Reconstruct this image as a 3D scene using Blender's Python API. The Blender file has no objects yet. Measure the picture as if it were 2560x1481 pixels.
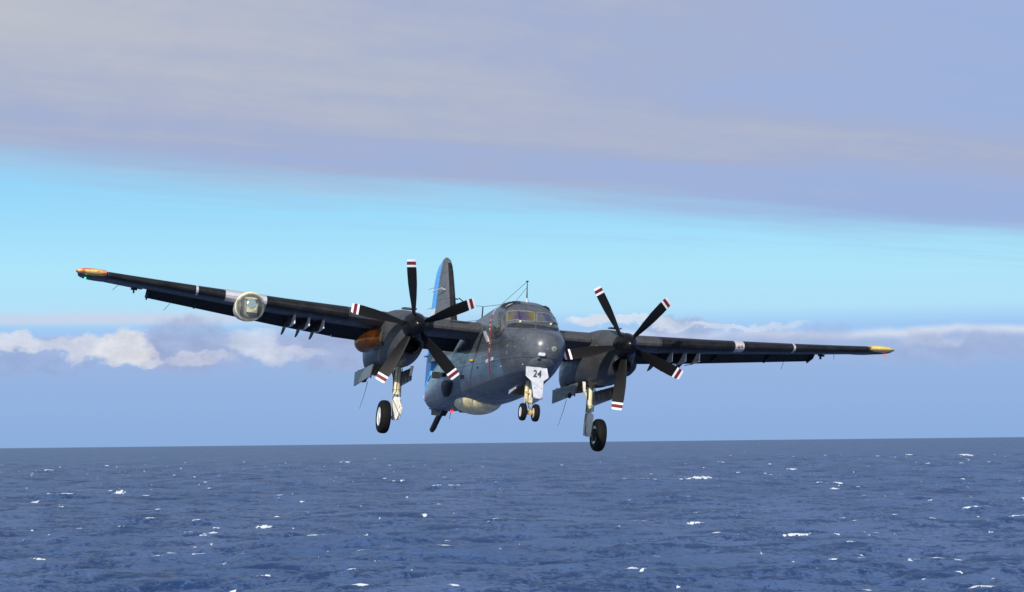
import bpy, bmesh, math, random
import numpy as np
from mathutils import Vector, Matrix, noise
from mathutils.bvhtree import BVHTree
from mathutils.geometry import delaunay_2d_cdt

random.seed(4); np.random.seed(4)
scene = bpy.context.scene
COL = scene.collection
rad = math.radians

# ------------------------------------------------------------------ camera
EYE = 18.0                       # eye height above the sea (ship's deck)
FPX = 6000.0; PW = 2560.0; CX, CY = 1280.0, 740.5
cam_pitch = math.atan((1106 - CY) / FPX); cam_roll = math.atan(28 / 2560)
fw = Vector((0, math.cos(cam_pitch), math.sin(cam_pitch)))
up0 = Vector((0, -math.sin(cam_pitch), math.cos(cam_pitch))); rt0 = Vector((1, 0, 0))
rt = rt0 * math.cos(cam_roll) - up0 * math.sin(cam_roll)
up = up0 * math.cos(cam_roll) + rt0 * math.sin(cam_roll)
cd = bpy.data.cameras.new('camera'); cam = bpy.data.objects.new('camera', cd); COL.objects.link(cam)
cd.sensor_width = 36.0; cd.lens = 36.0 * FPX / PW; cd.clip_start = 1.0; cd.clip_end = 120000.0
cam.matrix_world = Matrix(((rt.x, up.x, -fw.x, 0), (rt.y, up.y, -fw.y, 0), (rt.z, up.z, -fw.z, EYE), (0, 0, 0, 1)))
scene.camera = cam

# ------------------------------------------------------------------ light
SUN_EL, SUN_AZ = 30.0, 194.0      # azimuth clockwise from +Y (view direction)
sdir = Vector((math.sin(rad(SUN_AZ)) * math.cos(rad(SUN_EL)), math.cos(rad(SUN_AZ)) * math.cos(rad(SUN_EL)), math.sin(rad(SUN_EL))))
sl = bpy.data.lights.new('sun', 'SUN'); sl.energy = 4.8; sl.angle = rad(0.6); sl.color = (1.0, 0.95, 0.87)
so = bpy.data.objects.new('sun', sl); COL.objects.link(so)
so.rotation_euler = sdir.to_track_quat('Z', 'Y').to_euler(); so.location = (0, 0, 200)
scene.view_settings.view_transform = 'Standard'; scene.view_settings.look = 'None'
scene.view_settings.exposure = 0.0; scene.view_settings.gamma = 1.0
scene.view_settings.use_curve_mapping = False

def lin(*c):
    r = []
    for v in c:
        v /= 255.0
        r.append(v / 12.92 if v <= 0.04045 else ((v + 0.055) / 1.055) ** 2.4)
    return tuple(r) + (1.0,)

class G:
    """tiny node-graph helper"""
    def __init__(s, nt): s.nt = nt
    def n(s, t, **k):
        x = s.nt.nodes.new(t)
        for a, b in k.items(): setattr(x, a, b)
        return x
    def link(s, a, b): s.nt.links.new(a, b)
    def put(s, sock, v):
        if isinstance(v, bpy.types.NodeSocket): s.link(v, sock)
        else: sock.default_value = v
    def m(s, op, a, b=None, c=None, clamp=False):
        x = s.n('ShaderNodeMath', operation=op); x.use_clamp = clamp
        s.put(x.inputs[0], a)
        if b is not None: s.put(x.inputs[1], b)
        if c is not None: s.put(x.inputs[2], c)
        return x.outputs[0]
    def ss(s, v, a, b, lo=0.0, hi=1.0):
        x = s.n('ShaderNodeMapRange'); x.interpolation_type = 'SMOOTHSTEP'; x.clamp = True
        s.put(x.inputs[0], v); x.inputs[1].default_value = a; x.inputs[2].default_value = b
        x.inputs[3].default_value = lo; x.inputs[4].default_value = hi
        if a > b:
            x.inputs[1].default_value = b; x.inputs[2].default_value = a
            x.inputs[3].default_value = hi; x.inputs[4].default_value = lo
        return x.outputs[0]
    def xyz(s, x=0.0, y=0.0, z=0.0):
        c = s.n('ShaderNodeCombineXYZ')
        for i, v in enumerate((x, y, z)): s.put(c.inputs[i], v)
        return c.outputs[0]
    def sep(s, v):
        c = s.n('ShaderNodeSeparateXYZ'); s.put(c.inputs[0], v); return c.outputs
    def noise(s, vec, scale=1.0, detail=4.0, rough=0.55, dist=0.0):
        x = s.n('ShaderNodeTexNoise'); s.put(x.inputs['Vector'], vec)
        x.inputs['Scale'].default_value = scale; x.inputs['Detail'].default_value = detail
        x.inputs['Roughness'].default_value = rough; x.inputs['Distortion'].default_value = dist
        return x.outputs['Fac']
    def mix(s, f, a, b, mode='MIX'):
        x = s.n('ShaderNodeMix', data_type='RGBA', blend_type=mode)
        s.put(x.inputs[0], f); s.put(x.inputs[6], a); s.put(x.inputs[7], b)
        return x.outputs[2]
    def ramp(s, v, stops):
        x = s.n('ShaderNodeValToRGB'); s.put(x.inputs[0], v); e = x.color_ramp.elements
        e[0].position, e[0].color = stops[0]
        e[1].position, e[1].color = stops[-1]
        for p, c in stops[1:-1]:
            q = e.new(p); q.color = c
        return x.outputs[0]

# ------------------------------------------------------------------ sky
world = bpy.data.worlds.new('World'); scene.world = world; world.use_nodes = True
g = G(world.node_tree); world.node_tree.nodes.clear()
tc = g.n('ShaderNodeTexCoord'); dx, dy, dz = g.sep(tc.outputs['Generated'])
sky = g.n('ShaderNodeTexSky'); sky.sky_type = 'NISHITA'; sky.sun_disc = False
sky.sun_elevation = rad(SUN_EL); sky.sun_rotation = rad(SUN_AZ); sky.air_density = 1.0; sky.dust_density = 0.6; sky.ozone_density = 1.5
el = dz
az = g.m('ARCTAN2', dx, dy)
base = g.mix(1.0, sky.outputs[0], (0.1, 0.1, 0.1, 1), 'MULTIPLY')
gap = g.ramp(g.m('MULTIPLY', el, 5.0, clamp=True), [(0.0, lin(158, 196, 240)), (0.235, lin(160, 200, 243)), (0.275, lin(178, 224, 249)), (0.36, lin(174, 229, 251)), (0.48, lin(157, 219, 251)), (0.62, lin(140, 207, 249)), (0.8, lin(126, 194, 246)), (1.0, lin(116, 182, 240))])
col = g.mix(g.ss(el, 0.14, 0.42), gap, base)
# high cloud sheet, laid out in its own level plane: edge is a straight line there
zc = g.m('MAXIMUM', dz, 0.012)
u = g.m('DIVIDE', dx, zc); v = g.m('DIVIDE', dy, zc)
w = g.m('SUBTRACT', v, g.m('MULTIPLY', u, 0.86)); t = g.m('ADD', u, g.m('MULTIPLY', v, 0.74))
n_edge = g.noise(g.xyz(g.m('MULTIPLY', w, 0.9), g.m('MULTIPLY', t, 0.3), 2.0), 1.0, 5.0, 0.55)
s_ = g.m('ADD', g.m('SUBTRACT', w, 9.7), g.m('MULTIPLY', g.m('SUBTRACT', n_edge, 0.5), 2.6))
deck = g.ss(s_, 1.1, -0.8)
wisp = g.m('MULTIPLY', g.ss(s_, 3.4, 0.2), g.ss(g.noise(g.xyz(g.m('MULTIPLY', w, 1.6), g.m('MULTIPLY', t, 0.35), 21.0), 1.0, 6.0, 0.62), 0.42, 0.72))
deck = g.m('MAXIMUM', deck, g.m('MULTIPLY', wisp, 0.30))
n_gap = g.noise(g.xyz(u, v, 5.0), 0.55, 5.0, 0.6)
near = g.ss(v, 5.0, 3.4)
hole = g.m('MULTIPLY', near, g.ss(n_gap, 0.36, 0.50))
deck = g.m('MULTIPLY', deck, g.m('SUBTRACT', 1.0, g.m('MULTIPLY', hole, 0.85)))
n1 = g.noise(g.xyz(g.m('MULTIPLY', w, 0.65), g.m('MULTIPLY', t, 0.24), 9.0), 1.0, 3.0, 0.5)
n2 = g.noise(g.xyz(g.m('MULTIPLY', w, 2.4), g.m('MULTIPLY', t, 0.6), 3.0), 1.0, 4.0, 0.55)
nn = g.m('ADD', g.m('MULTIPLY', n1, 0.75), g.m('MULTIPLY', n2, 0.25))
side = g.m('MULTIPLY', g.m('SUBTRACT', az, -0.05), 1.0)
n3 = g.noise(g.xyz(g.m('MULTIPLY', az, 42.0), g.m('MULTIPLY', el, 85.0), 7.0), 1.0, 6.0, 0.66)
nn2 = g.m('SUBTRACT', g.m('ADD', nn, g.m('MULTIPLY', g.m('SUBTRACT', n3, 0.5), 0.22)), g.m('ADD', g.m('MULTIPLY', side, 0.80), g.ss(w, 7.2, 9.6, -0.05, 0.13)))
deck_col = g.ramp(nn2, [(0.0, lin(152, 178, 223)), (0.34, lin(160, 178, 217)), (0.46, lin(165, 177, 209)), (0.56, lin(173, 182, 206)), (0.68, lin(184, 189, 204)), (1.0, lin(193, 197, 206))])
col = g.mix(deck, col, deck_col)
# distant cloud bank and cumulus along the horizon
vec_h = g.xyz(g.m('MULTIPLY', az, 1.0), g.m('MULTIPLY', el, 1.0), 0.0)
def hn(sx, sy, z, det=5.0, ro=0.6, dist=0.0):
    return g.noise(g.xyz(g.m('MULTIPLY', az, sx), g.m('MULTIPLY', el, sy), z), 1.0, det, ro, dist)
nt_ = hn(10.0, 8.0, 1.7, 7.0, 0.62)
top = g.m('ADD', 0.0460, g.m('MULTIPLY', g.m('SUBTRACT', nt_, 0.5), 0.014))
below = g.m('SUBTRACT', top, el)                   # >0 inside the bank
bank = g.ss(below, -0.0012, 0.0026)
bank_col = g.ramp(g.m('MULTIPLY', el, 16.0, clamp=True), [(0.0, lin(140, 174, 221)), (0.22, lin(145, 177, 224)), (0.5, lin(152, 181, 225)), (0.68, lin(164, 187, 226)), (0.85, lin(170, 192, 230)), (1.0, lin(180, 198, 231))])
def shade(sx, sy, z, det, ro):
    a_ = hn(sx, sy, z, det, ro)
    b_ = g.noise(g.xyz(g.m('MULTIPLY', g.m('ADD', az, -0.0035), sx), g.m('MULTIPLY', g.m('ADD', el, 0.0022), sy), z), 1.0, det, ro)
    return a_, g.m('SUBTRACT', a_, b_)
lump, ldif = shade(15.0, 34.0, 4.0, 7.0, 0.52)
env = g.m('MULTIPLY', g.ss(el, 0.028, 0.042), g.ss(el, 0.066, 0.056))
dens = g.m('MULTIPLY', g.ss(g.m('ADD', lump, g.m('MULTIPLY', az, -0.10)), 0.44, 0.56), env)
lum_c = g.mix(g.ss(ldif, -0.03, 0.07), lin(152, 168, 208), lin(200, 209, 229))
aside = g.ss(g.m('ABSOLUTE', az), 0.23, 0.32)
bank_col = g.mix(g.m('MULTIPLY', g.m('MULTIPLY', dens, aside), 0.75), bank_col, lum_c)
rim = g.m('MULTIPLY', g.m('MULTIPLY', g.ss(below, 0.0050, 0.0008), g.ss(az, -0.02, 0.06)), g.ss(hn(7.0, 10.0, 8.0, 4.0), 0.34, 0.56))
bank_col = g.mix(g.m('MULTIPLY', rim, 0.85), bank_col, lin(228, 232, 242))
# sunlit heads of cumulus, more of them towards the left
pf, pdif = shade(17.0, 40.0, 12.0, 8.0, 0.54)
pband = g.m('MULTIPLY', g.ss(el, 0.031, 0.041), g.ss(el, 0.056, 0.048))
puffm = g.m('MULTIPLY', g.ss(g.m('ADD', pf, g.m('MULTIPLY', g.m('MAXIMUM', g.m('MINIMUM', az, 0.3), -0.3), -0.24)), 0.50, 0.60), pband)
puff_c = g.mix(g.ss(pdif, -0.045, 0.05), lin(176, 188, 220), lin(232, 231, 234))
bank_col = g.mix(g.m('MULTIPLY', g.m('MULTIPLY', puffm, aside), 0.9), bank_col, puff_c)
# thin pale veils over the top of the bank
veil = g.m('MULTIPLY', g.m('MULTIPLY', g.m('MULTIPLY', g.ss(el, 0.0585, 0.054), g.ss(el, 0.0485, 0.052)), g.ss(az, 0.02, -0.12)), g.ss(hn(3.0, 120.0, 15.0, 5.0), 0.30, 0.56))
col = g.mix(g.m('MULTIPLY', veil, 0.85), col, lin(204, 212, 232))
col = g.mix(bank, col, bank_col)
# single cumulus heads with ragged outlines: (where, half width, half height, colour, strength, softness)
def az_el(px, py):
    d = (fw + rt * ((px - CX) / FPX) - up * ((py - CY) / FPX)).normalized(); return math.atan2(d.x, d.y), d.z
w1 = hn(48.0, 75.0, 31.0, 6.0, 0.62); w2 = hn(48.0, 75.0, 47.0, 6.0, 0.62)
azw = g.m('ADD', az, g.m('MULTIPLY', g.m('SUBTRACT', w1, 0.5), 0.030)); elw = g.m('ADD', el, g.m('MULTIPLY', g.m('SUBTRACT', w2, 0.5), 0.021))
fluff = hn(90.0, 150.0, 5.0, 5.0, 0.6)
for (px, py, rx, ry, cc_, k_, sf) in [
    (466, 862, 120, 52, (163, 176, 213), 0.85, 0.55), (835, 866, 130, 46, (166, 179, 215), 0.8, 0.6), (1700, 822, 85, 26, (170, 182, 217), 0.9, 0.5),
    (2420, 872, 190, 30, (168, 180, 216), 0.55, 0.7), (1950, 850, 160, 22, (172, 184, 218), 0.5, 0.7), (70, 905, 130, 26, (158, 176, 218), 0.6, 0.7),
    (45, 862, 92, 15, (222, 226, 236), 0.95, 0.5), (205, 868, 50, 25, (219, 222, 234), 0.95, 0.5), (300, 872, 60, 34, (231, 231, 234), 1.0, 0.45), (352, 893, 46, 14, (228, 227, 233), 0.8, 0.6),
    (492, 893, 66, 12, (214, 217, 232), 0.75, 0.7), (640, 862, 66, 24, (216, 224, 238), 0.85, 0.6), (705, 886, 80, 16, (216, 220, 235), 0.75, 0.7),
    (1560, 806, 110, 12, (232, 236, 244), 0.9, 0.6), (1820, 812, 150, 9, (222, 228, 240), 0.8, 0.6), (2320, 846, 70, 12, (206, 212, 230), 0.5, 0.8), (1480, 812, 60, 12, (228, 232, 242), 0.8, 0.6)]:
    a0, e0 = az_el(px, py); ra, re = rx / FPX * 1.15, ry / FPX * 1.25
    q_ = g.m('ADD', g.m('POWER', g.m('ABSOLUTE', g.m('DIVIDE', g.m('SUBTRACT', azw, a0), ra)), 2.0), g.m('POWER', g.m('ABSOLUTE', g.m('DIVIDE', g.m('SUBTRACT', elw, e0), re)), 2.0))
    md = g.ss(g.m('ADD', q_, g.m('MULTIPLY', g.m('SUBTRACT', fluff, 0.5), 0.5)), 1.1 + sf * 0.8, 0.9 - sf)
    tone = g.mix(g.ss(fluff, 0.35, 0.65), lin(*[v_ - 12 for v_ in cc_]), lin(*[min(255, v_ + 4) for v_ in cc_]))
    col = g.mix(g.m('MULTIPLY', md, k_ * (0.78 if px < 900 else 0.72)), col, tone)
# below the horizon the world is sea colour
col = g.mix(g.ss(dz, 0.0, -0.004), col, lin(80, 100, 150))
bg = g.n('ShaderNodeBackground'); g.link(col, bg.inputs[0]); bg.inputs[1].default_value = 1.0
wo = g.n('ShaderNodeOutputWorld'); g.link(bg.outputs[0], wo.inputs[0])
world.cycles.sampling_method = 'MANUAL'; world.cycles.sample_map_resolution = 1024

# ------------------------------------------------------------------ materials
def newmat(name):
    m = bpy.data.materials.new(name); m.use_nodes = True; m.node_tree.nodes.clear()
    gg = G(m.node_tree); p = gg.n('ShaderNodeBsdfPrincipled'); o = gg.n('ShaderNodeOutputMaterial')
    gg.link(p.outputs[0], o.inputs[0]); return m, gg, p, o

def simple(name, c, rough=0.5, metal=0.0, var=0.15, scale=6.0, spec=0.5, bump=0.0, emit=None, es=0.0):
    m, gg, p, o = newmat(name)
    t_ = gg.n('ShaderNodeTexCoord').outputs['Object']
    n = gg.noise(t_, scale, 6.0, 0.65)
    k = gg.ss(n, 0.3, 0.7, 1.0 - var, 1.0 + var)
    cc = gg.mix(1.0, tuple(c) + (1,), gg.xyz(k, k, k), 'MULTIPLY')
    gg.link(cc, p.inputs['Base Color'])
    gg.link(gg.ss(n, 0.2, 0.8, max(0.02, rough - 0.08), min(1, rough + 0.08)), p.inputs['Roughness'])
    p.inputs['Metallic'].default_value = metal; p.inputs['Specular IOR Level'].default_value = spec
    if bump:
        b = gg.n('ShaderNodeBump'); b.inputs['Strength'].default_value = bump; b.inputs['Distance'].default_value = 0.01
        gg.link(gg.noise(t_, scale * 5, 4.0), b.inputs['Height']); gg.link(b.outputs[0], p.inputs['Normal'])
    if emit:
        p.inputs['Emission Color'].default_value = tuple(emit) + (1,); p.inputs['Emission Strength'].default_value = es
    return m

def paint(name, c, rough=0.36, seams=(0.0, 0.0, 0.0), grime=0.35, coat=0.0, patch=None, spec=0.3):
    """weathered aircraft paint: mottling, streaks running aft, sunk seams"""
    m, gg, p, o = newmat(name)
    t_ = gg.n('ShaderNodeTexCoord').outputs['Object']; X, Y, Z = gg.sep(t_)
    big = gg.noise(t_, 1.7, 5.0, 0.6)
    streak = gg.noise(gg.xyz(gg.m('MULTIPLY', X, 9.0), gg.m('MULTIPLY', Y, 1.2), gg.m('MULTIPLY', Z, 11.0)), 1.0, 5.0, 0.65)
    fine = gg.noise(t_, 38.0, 4.0, 0.7)
    k = gg.m('ADD', gg.m('ADD', gg.m('MULTIPLY', big, 0.45), gg.m('MULTIPLY', streak, 0.4)), gg.m('MULTIPLY', fine, 0.15))
    k = gg.ss(k, 0.34, 0.66, 1.0 - grime, 1.0 + grime * 0.55)
    cc = gg.mix(1.0, tuple(c) + (1,), gg.xyz(k, k, k), 'MULTIPLY')
    if patch: cc = patch(gg, X, Y, Z, cc, k)
    chips = gg.ss(gg.noise(t_, 21.0, 3.0, 0.8), 0.735, 0.76)
    cc = gg.mix(gg.m('MULTIPLY', chips, 0.6), cc, (0.33, 0.32, 0.27, 1))
    line = None
    for axis, per in zip((X, Y, Z), seams):
        if per:
            q = gg.m('PINGPONG', axis, per / 2.0)
            l = gg.ss(q, 0.009, 0.004)
            if axis is Y: l = gg.m('MULTIPLY', l, gg.m('GREATER_THAN', Y, 0.1))
            line = l if line is None else gg.m('MAXIMUM', line, l)
    hgt = gg.m('MULTIPLY', fine, 0.0002)
    if line is not None:
        cc = gg.mix(gg.m('MULTIPLY', line, 0.75), cc, (0.012, 0.012, 0.014, 1))
        hgt = gg.m('SUBTRACT', hgt, gg.m('MULTIPLY', line, 0.003))
    hgt = gg.m('ADD', hgt, gg.m('MULTIPLY', gg.noise(t_, 3.2, 2.0), 0.012))
    b = gg.n('ShaderNodeBump'); b.inputs['Strength'].default_value = 0.6; b.inputs['Distance'].default_value = 1.0
    gg.link(hgt, b.inputs['Height']); gg.link(b.outputs[0], p.inputs['Normal'])
    gg.link(cc, p.inputs['Base Color'])
    gg.link(gg.ss(streak, 0.25, 0.75, rough - 0.08, rough + 0.14), p.inputs['Roughness'])
    p.inputs['Coat Weight'].default_value = coat; p.inputs['Specular IOR Level'].default_value = spec; p.inputs['Coat Roughness'].default_value = 0.14
    return m

def fus_patch(gg, X, Y, Z, cc, k):
    # lighter blue-grey area on the side below the wing, with a ragged upper limit
    rag = gg.m('MULTIPLY', gg.m('SUBTRACT', gg.noise(gg.xyz(gg.m('MULTIPLY', Y, 3.0), 0.0, 0.0), 1.0, 5.0, 0.7), 0.5), 0.30)
    lim = gg.m('ADD', gg.m('ADD', -0.62, rag), gg.m('MULTIPLY', gg.m('SUBTRACT', Y, 3.0), 0.01))
    a = gg.ss(gg.m('SUBTRACT', lim, Z), 0.0, 0.03)
    a = gg.m('MULTIPLY', a, gg.ss(Y, 1.93, 1.96))
    a = gg.m('MULTIPLY', a, gg.ss(Y, 9.4, 7.6))
    a = gg.m('MULTIPLY', a, gg.ss(gg.m('ADD', Z, gg.m('MULTIPLY', k, 0.08)), -1.18, -0.80))
    blue = gg.mix(1.0, (0.10, 0.175, 0.25, 1), gg.xyz(k, k, k), 'MULTIPLY')
    cc = gg.mix(gg.m('MULTIPLY', a, 0.85), cc, blue)
    # belly shade put into the paint colour: darker below a sloped line
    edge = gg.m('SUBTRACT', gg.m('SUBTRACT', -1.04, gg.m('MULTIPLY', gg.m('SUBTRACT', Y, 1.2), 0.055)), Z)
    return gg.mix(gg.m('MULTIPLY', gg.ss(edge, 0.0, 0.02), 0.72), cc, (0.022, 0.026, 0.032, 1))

def nac_patch(gg, X, Y, Z, cc, k):
    rag = gg.m('MULTIPLY', gg.m('SUBTRACT', gg.noise(gg.xyz(gg.m('MULTIPLY', Y, 7.0), 0.0, 0.0), 1.0, 3.0, 0.7), 0.5), 0.12)
    a = gg.m('MULTIPLY', gg.ss(gg.m('SUBTRACT', gg.m('ADD', -0.28, rag), Z), 0.0, 0.03), gg.ss(Y, 5.25, 5.32))
    a = gg.m('MULTIPLY', a, gg.ss(Z, -0.78, -0.52))
    blue = gg.mix(1.0, (0.10, 0.175, 0.25, 1), gg.xyz(k, k, k), 'MULTIPLY')
    return gg.mix(gg.m('MULTIPLY', a, 0.8), cc, blue)

GREY = (0.086, 0.095, 0.108)
M = dict(
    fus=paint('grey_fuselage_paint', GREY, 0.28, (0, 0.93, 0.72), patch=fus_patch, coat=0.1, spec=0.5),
    nac=paint('grey_nacelle_paint', (0.066, 0.068, 0.070), 0.4, (0, 0.62, 0), patch=nac_patch),
    wing=paint('grey_wing_paint', (0.060, 0.061, 0.065), 0.42, (0.75, 0, 0), spec=0.22),
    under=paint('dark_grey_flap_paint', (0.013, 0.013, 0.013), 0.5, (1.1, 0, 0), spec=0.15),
    fin=paint('grey_fin_paint', (0.13, 0.13, 0.142), 0.45, (0, 0, 0.8), coat=0.1),
    boot=simple('black_rubber_boot', (0.013, 0.013, 0.014), 0.42, var=0.4, scale=3.0, spec=0.25),
    black=simple('matt_black', (0.006, 0.006, 0.007), 0.6, var=0.3),
    glare=simple('anti_glare_black', (0.02, 0.022, 0.03), 0.55, var=0.3),
    spin=simple('black_spinner_paint', (0.006, 0.006, 0.007), 0.25, var=0.5, scale=9.0, spec=0.25),
    tyre=simple('tyre_rubber', (0.006, 0.006, 0.006), 0.8, var=0.3, scale=20.0, spec=0.2, bump=0.3),
    white=simple('white_wheel_paint', (0.72, 0.71, 0.68), 0.45, var=0.12, scale=15.0),
    gearw=simple('grimy_white_gear_paint', (0.66, 0.64, 0.56), 0.45, var=0.14, scale=11.0),
    cream=simple('worn_cream_paint', (0.60, 0.54, 0.35), 0.5, var=0.2, scale=8.0),
    brass=simple('yellow_primer', (0.55, 0.36, 0.08), 0.45, var=0.35, scale=14.0),
    steel=simple('bare_steel', (0.45, 0.45, 0.45), 0.3, metal=1.0, var=0.2, scale=20.0),
    copper=simple('heat_stained_exhaust', (0.32, 0.10, 0.025), 0.25, metal=0.9, var=0.4, scale=4.0),
    doorw=simple('white_nose_door_paint', (0.60, 0.61, 0.64), 0.5, var=0.16, scale=7.0),
    doorg=paint('light_grey_door_paint', (0.125, 0.135, 0.155), 0.42, (0, 0.5, 0), coat=0.1),
    lite=simple('pale_grey_paint', (0.42, 0.43, 0.47), 0.42, var=0.12, scale=5.0),
    pyl=simple('lit_pylon_paint', (0.62, 0.63, 0.60), 0.45, var=0.25, scale=12.0),
    frame=simple('mid_grey_frame', (0.20, 0.20, 0.21), 0.4, var=0.15),
    blue=simple('sky_blue_flag_paint', (0.08, 0.42, 0.92), 0.45, var=0.12, scale=3.0),
    flagw=simple('white_flag_paint', (0.78, 0.78, 0.78), 0.45, var=0.06, scale=3.0),
    radome=simple('cream_radome', (0.80, 0.68, 0.38), 0.45, var=0.3, scale=3.0),
    red=simple('red_marking', (0.26, 0.02, 0.02), 0.5, var=0.2, scale=20.0),
    orange=simple('faded_orange_marking', (0.42, 0.16, 0.07), 0.5, var=0.3, scale=20.0),
    ylw=simple('yellow_marking', (0.75, 0.48, 0.03), 0.45, var=0.15, scale=20.0),
    white2=simple('white_marking', (0.72, 0.72, 0.74), 0.5, var=0.08, scale=20.0),
    ink=simple('dark_grey_stencil', (0.05, 0.055, 0.065), 0.6, var=0.1),
    inner=simple('cockpit_dark_grey', (0.02, 0.02, 0.024), 0.7, var=0.3),
    well=simple('wheel_well_primer', (0.16, 0.14, 0.075), 0.6, var=0.5, scale=6.0),
    helmet=simple('orange_helmet', (0.62, 0.20, 0.06), 0.35, var=0.1),
    suit=simple('flight_suit', (0.05, 0.07, 0.045), 0.8, var=0.2, scale=10.0),
    vest=simple('orange_life_vest', (0.70, 0.22, 0.03), 0.7, var=0.2, scale=10.0),
    skin=simple('skin', (0.45, 0.24, 0.16), 0.5, var=0.08),
    seat=simple('pale_seat_cover', (0.45, 0.45, 0.46), 0.8, var=0.15),
    redl=simple('red_lamp', (0.8, 0.03, 0.02), 0.3, var=0.0, emit=(1.0, 0.06, 0.02), es=1.6),
    greenl=simple('green_lamp', (0.02, 0.6, 0.3), 0.3, var=0.0, emit=(0.05, 1.0, 0.5), es=1.2),
    drum=simple('searchlight_housing', (0.62, 0.58, 0.42), 0.4, var=0.25, scale=9.0),
    mirror=simple('reflector', (0.8, 0.78, 0.7), 0.15, metal=1.0, var=0.05),
)
def tip_mat():
    m, gg, p, o = newmat('yellow_tip_with_orange_flakes')
    t_ = gg.n('ShaderNodeTexCoord').outputs['Object']; X, Y, Z = gg.sep(t_)
    n = gg.noise(t_, 7.0, 4.0, 0.6)
    star = gg.ss(X, -10.0, -10.1)
    oran = gg.m('MULTIPLY', gg.ss(n, 0.47, 0.53), star)
    c = gg.mix(oran, (0.72, 0.50, 0.13, 1), (0.72, 0.14, 0.03, 1))
    c = gg.mix(gg.m('MULTIPLY', gg.ss(gg.noise(t_, 12.0, 3.0), 0.6, 0.64), 0.7), c, (0.8, 0.68, 0.36, 1))
    gg.link(c, p.inputs['Base Color']); p.inputs['Roughness'].default_value = 0.3; p.inputs['Coat Weight'].default_value = 0.5
    return m
M['tip'] = tip_mat()
def blade_mat():
    # object Z is along the blade: black with white / dark red / white bands at the tip
    m, gg, p, o = newmat('black_blade_with_banded_tip')
    t_ = gg.n('ShaderNodeTexCoord').outputs['Object']; X, Y, Z = gg.sep(t_)
    c = gg.ramp(gg.m('DIVIDE', Z, 1.7), [(0.0, (0.008, 0.008, 0.009, 1)), (1.0, (0.008, 0.008, 0.009, 1))])
    for a, b, q in ((1.47, 1.525, (0.75, 0.75, 0.77, 1)), (1.525, 1.61, (0.16, 0.02, 0.03, 1)), (1.61, 1.665, (0.75, 0.75, 0.77, 1))):
        f = gg.m('MULTIPLY', gg.m('GREATER_THAN', Z, a), gg.m('LESS_THAN', Z, b))
        c = gg.mix(f, c, q)
    gg.link(c, p.inputs['Base Color']); p.inputs['Roughness'].default_value = 0.5; p.inputs['Specular IOR Level'].default_value = 0.12
    return m
M['blade'] = blade_mat()
def glass_mat(name, tint, refl=0.12, rough=0.03, iri=False, alpha=0.85):
    m, gg, p, o = newmat(name); m.node_tree.nodes.remove(p)
    tr = gg.n('ShaderNodeBsdfTransparent'); gl = gg.n('ShaderNodeBsdfGlossy'); gl.inputs['Roughness'].default_value = rough
    t_ = gg.n('ShaderNodeTexCoord').outputs['Object']
    n = gg.noise(t_, 4.5, 3.0, 0.5)
    df = gg.n('ShaderNodeBsdfDiffuse')
    if iri:
        Xp = gg.sep(t_)[0]; e_ = gg.m('ADD', gg.m('ABSOLUTE', gg.m('SUBTRACT', gg.m('ABSOLUTE', Xp), 0.37)), gg.m('MULTIPLY', gg.m('SUBTRACT', n, 0.5), 0.35))
        c = gg.ramp(gg.m('MULTIPLY', e_, 2.6), [(0.0, (0.16, 0.14, 0.30, 1)), (0.3, (0.24, 0.20, 0.30, 1)), (0.55, (0.36, 0.30, 0.14, 1)), (0.9, (0.50, 0.42, 0.06, 1))])
        gg.link(c, df.inputs[0]); gg.link(gg.mix(0.5, c, (1, 1, 1, 1)), gl.inputs[0])
    else:
        df.inputs[0].default_value = tuple(tint) + (1,)
    tr.inputs[0].default_value = tuple(tint) + (1,)
    fr = gg.n('ShaderNodeFresnel'); fr.inputs[0].default_value = 1.5
    fac = gg.m('ADD', gg.m('MULTIPLY', fr.outputs[0], 0.6), refl, clamp=True)
    a = gg.n('ShaderNodeMixShader'); a.inputs[0].default_value = 1 - alpha
    gg.link(tr.outputs[0], a.inputs[1]); gg.link(df.outputs[0], a.inputs[2])
    b = gg.n('ShaderNodeMixShader'); gg.link(fac, b.inputs[0]); gg.link(a.outputs[0], b.inputs[1]); gg.link(gl.outputs[0], b.inputs[2])
    gg.link(b.outputs[0], o.inputs[0]); return m
M['wind'] = glass_mat('coated_windscreen_glass', (0.75, 0.72, 0.55), 0.05, 0.05, True, 0.72)
M['clear'] = glass_mat('clear_acrylic', (0.93, 0.93, 0.84), 0.08, 0.06, False, 0.93)
M['lens'] = glass_mat('lens_glass', (0.8, 0.8, 0.7), 0.15, 0.04, False, 0.7)
M['bubble'] = glass_mat('bubble_window_glass', (0.8, 0.82, 0.8), 0.02, 0.03, False, 0.95)

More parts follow.
